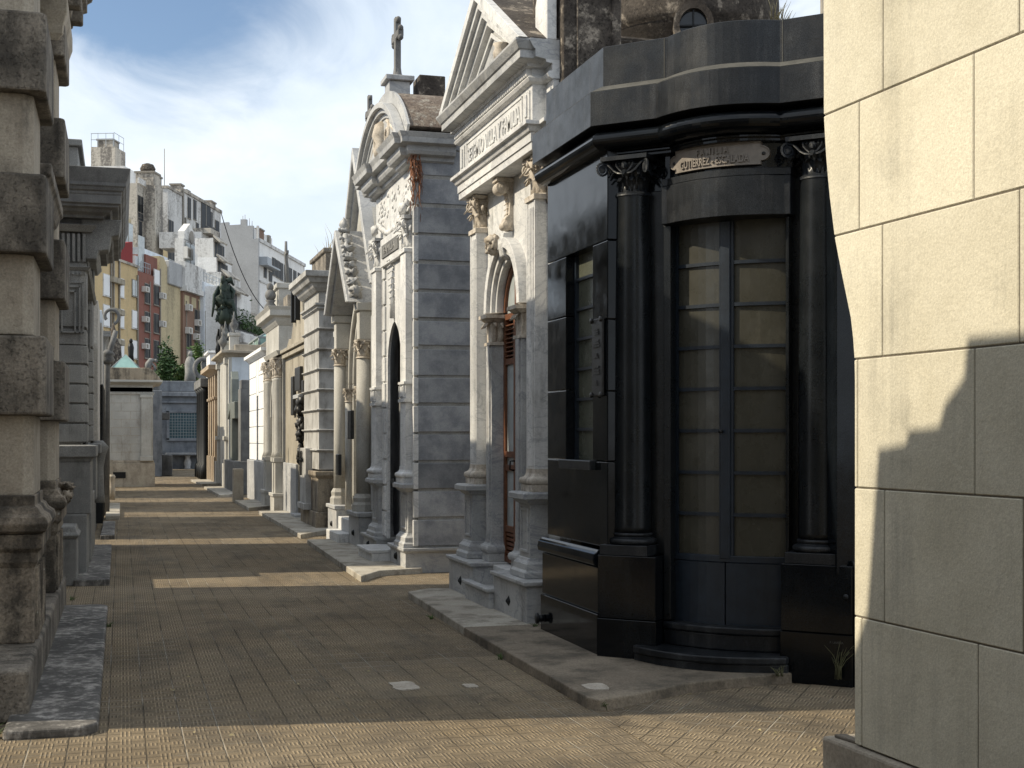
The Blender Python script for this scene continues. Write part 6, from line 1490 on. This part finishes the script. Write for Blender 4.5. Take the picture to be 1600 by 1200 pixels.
m = MB(); m.box(b.x(215), b.x(226), -.2, 0, b.zz(215, 286), b.zz(215, 286)+.8); m.build('roof_ledge', 'ap_white', b.T)
b = Block('stained white tower with antenna, left half of the pale skyline mass', 262, 286, 294, 17, 'ap_white', 1.3)
b.window(263, 343, 2.2, 3.6, 'dark'); b.window(262.5, 373, 3.0, 3.0, 'dark'); b.window(263, 404, 2.5, 3.0, 'pale'); b.pipe(285, 298, 430, .2)
m = MB(); m.tube([(b.x(263), .6, b.z), (b.x(263), .6, b.z+6)], .06, 5); m.build('antenna', 'pipe', b.T); b.coping(.4, .15, 'ap_old'); b.chimney(283, 289, 1.6, 'ap_old', .1)
m = MB(); m.box(-.05, 0, 0, 1.3, -1, b.z-8); m.build('plain_end', 'ap_beige', b.T)
b = Block('stained white tower with barred window, right half of the pale skyline mass', 286.5, 345, 300, 17, 'ap_white', 6)
b.window(293, 308, 1.5, 3.2); b.window(302, 312, 1.4, 3.0); b.window(314, 316, 5.0, 6.2, 'dark'); b.window(327, 330, 1.6, 3.2); b.coping(.5, .2, 'ap_old')
b.chimney(301, 298, 1.6, 'ap_old'); b.chimney(339, 315, 2.6, 'ap_old'); b.pipe(289, 340, 400, .15)
# lower white step in front of it
b = Block('white stepped block with round vent and balcony box in the middle of the skyline', 286.5, 338, 372, 8, 'ap_white', 1.2)
m = MB(); x0, x1 = b.x(288), b.x(306); z0 = b.z-.2; m.xz([(x0, z0), (x1, z0), (x1, z0+1.2), ((x0+x1)/2, z0+2.6), (x0, z0+1.2)], 0, .9); m.build('small_gable', 'ap_white', b.T)
m = MB(); m.lathe([(.9, -.2), (.9, .1)], 0, 0, 16); m.v = [(p[0]+b.x(299), -p[2], b.zz(299, 371)+p[1]) for p in m.v]; m.build('round_vent', 'pipe', b.T)
b.window(289, 378, 4.2, 3.0, 'pale'); b.ac(286.5, 385, 2.6); b.window(301, 410, 5.5, 3.3, 'dark'); b.window(289, 409, 2.6, 3.2, 'pale'); b.roofbox(314, 330, 362, .0, 6, 'ap_white'); b.pipe(320, 395, 430, .2)
m = MB(); x0, x1 = b.x(316), b.x(331); m.box(x0, x1, -1.2, 2, b.zz(316, 364), b.zz(316, 364)+.7); m.build('dark_eave', 'ap_old', b.T)
m = MB(); m.box(b.x(330), b.x(338), -1.0, .0, b.z-7, b.z-.5); m.build('balcony_box', 'fabric_red', b.T)
# stepped white terraces
specs = [(333, 352, 372, 4, 'ap_white'), (338, 362, 402, 2, 'ap_clean'), (345, 376, 425, 0, 'ap_white'), (352, 392, 447, -3, 'ap_clean')]
labs = ['highest small terrace house with a dark awning left of the grey wall', 'white terrace storey with a long black balcony box', 'white terrace storey with railed balcony behind the bronze figure', 'lowest white terrace storey with a row of green windows']
for (p0, p1, pt, off, mt), lb in zip(specs, labs):
    b = Block(lb, p0, p1, pt, off, mt, 2.5, name='terrace_house', cat='house')
    b.window(p0+2, pt+6, 2.2, 3.2, 'dark'); b.window(p0+10, pt+11, 2.0, 3.0, 'dark'); 
    m = MB(); m.box(.2, b.L*.8, -1.0, 0, b.z-5.6, b.z-5.2); sl_ = m.build('balcony_slab', 'ap_white', b.T)
    m = MB(); m.box(.2, b.L*.8, -1.0, -.9, b.z-5.2, b.z-4.1); m.build('balcony_panel', 'rail' if off > 1 else 'dark_iron', sl_)
    m = MB(); m.yz([(-.9, b.z-.6), (0, b.z+.2), (0, b.z+.5), (-1.0, b.z-.4)], 0, b.L*.6); m.build('awning', 'ap_old', b.T)
# big balcony with plants at the foot
b = Block('wide curved concrete balcony with potted plants behind the bronze figure', 364, 410, 478, -3, 'ap_old', 1.5, name='balcony_house', cat='house')
m = MB(); m.box(-.8, b.L, -1.6, .5, b.z-4.6, b.z-3.4); m.build('balcony_slab', 'ap_white', b.T, bevel=.1)
m = MB(); random.seed(9)
for i in range(900):
    p = Vector((random.uniform(-.6, b.L), -1.0+random.gauss(0, .3), b.z-2.9+abs(random.gauss(0, .9)))); a = Vector((random.gauss(0, 1), random.gauss(0, 1), random.gauss(0, 1))).normalized(); c = a.cross(Vector((0, 1, .3))).normalized(); m.add([p-a*.25, p+c*.12, p+a*.25, p-c*.12], [(0, 1, 2, 3)])
o = m.build('balcony_plants', 'leaf', recalc=False); o.matrix_world = b.T.matrix_world; o.location = b.T.location; o.rotation_euler = b.T.rotation_euler; tag(o, 'dark green potted plants crowding the wide concrete balcony', 'plants')
# grey party wall and the long building with windows
def grey_block():
    off = 14
    b = Block('large plain grey party wall block right of the pale towers', 405, 476, 375, off, 'ap_clean', 5.4, name='apartment_block')
    m = MB(); Z = lambda py: b.zz(405, py)
    m.yz([(0, -1), (0, Z(373)), (.4, Z(373)), (1.0, Z(374)), (1.0, Z(353)), (2.2, Z(353)), (2.2, Z(343)), (3.3, Z(343)), (3.3, Z(351)), (5.5, Z(352)), (5.5, Z(347)), (6.9, Z(348)), (6.9, -1)], -.5, .3); m.build('party_wall', 'ap_grey', b.T)
    m = MB(); m.box(.3, 14, 1.2, 3.4, b.z, Z(355)); m.build('stair_house', 'ap_clean', b.T)
    m = MB(); m.box(-.4, .2, .05, .4, b.z-1, Z(353)); m.build('flue', 'ap_white', b.T)
    for px, py in ((425, 392), (431, 396), (437, 400), (444, 404), (451, 408), (458, 412), (465, 416), (471, 420)): b.window(px, py+10, 2.6, 3.2, 'dark')
    for px, py in ((428, 440), (437, 446), (446, 452), (456, 458), (466, 462)): b.window(px, py, 3.0, 3.2, 'dark')
    b.roofbox(409, 450, 368, 2.0, 4.5, 'ap_white', 'penthouse'); b.railing(409, 474, 385, 1.3, .2, 2.5)
    b.chimney(411, 358, 3.0, 'ap_brick', .6); b.chimney(427, 367, 1.4, 'pipe', .8, False)
    m = MB(); m.box(b.x(405), b.x(425), -1.6, 0, b.z-4.5, b.z-4.2); m.box(b.x(405), b.x(412), -1.5, 0, b.z-4.2, b.z-3); m.build('balcony', 'rail', b.T)
    m = MB()
    for y, q in ((1.3, 345), (1.8, 341), (2.6, 335), (3.0, 337)): m.tube([(0, y, Z(353)), (0, y, Z(q))], .05, 5)
    m.build('antenna', 'pipe', b.T)
    m = MB(); m.box(0, b.L, -.25, .0, b.z-.3, b.z+.3); m.box(0, b.L, -.15, .0, b.z-7.5, b.z-7.2); m.build('floor_band', 'ap_white', b.T)
grey_block()

# more openings, clutter and cables over the far walls
def extra():
    random.seed(40)
    for lab, wins in (('stained white tower with barred window', ((291, 352), (306, 348), (320, 352), (333, 356), (336, 344))),
                      ('mouldy grey block with tall', ((216, 340), (216, 365), (240, 320), (240, 350))),
                      ('large plain grey party wall', ((412, 418), (420, 424), (434, 470), (448, 474)))):
        T = next((o for o in sc.objects if o.type == 'EMPTY' and o.get('label', '').startswith(lab)), None)
        off = {'s': 17, 'm': 16, 'l': 14}[lab[0]]
        for px, py in wins:
            p = Vector((T.location.x, T.location.y)); k0 = (p-(O_+I_*off)).dot(D_); x = k_of(px, off)-k0; z = z_of(py, k_of(px, off), off); w, h = random.uniform(1.2, 2.2), random.uniform(1.6, 2.6)
            m = MB(); m.box(x-.1, x+w+.1, -.1, .02, z-h-.1, z+.1); f = m.build('window', 'pipe', T)
            m = MB(); m.box(x, x+w, -.13, -.09, z-h, z); m.build('pane', 'far_glass', f)
extra()
def cable(a, b, sag, label):
    pts = [Vector(a).lerp(Vector(b), i/12)-Vector((0, 0, sag*4*(i/12)*(1-i/12))) for i in range(13)]
    m = MB(); m.tube(pts, .05, 4); tag(m.build('overhead_cable', 'dark_iron'), label, 'cable')
def at(px, py, d): l = (px-CX)/F*d; return (l*CT+d*ST, d*CT-l*ST, EYE+(HY-py)*d/F)
cable(at(344, 328, 150), at(412, 482, 150), 1.5, 'dark diagonal cable running down past the grey party wall')
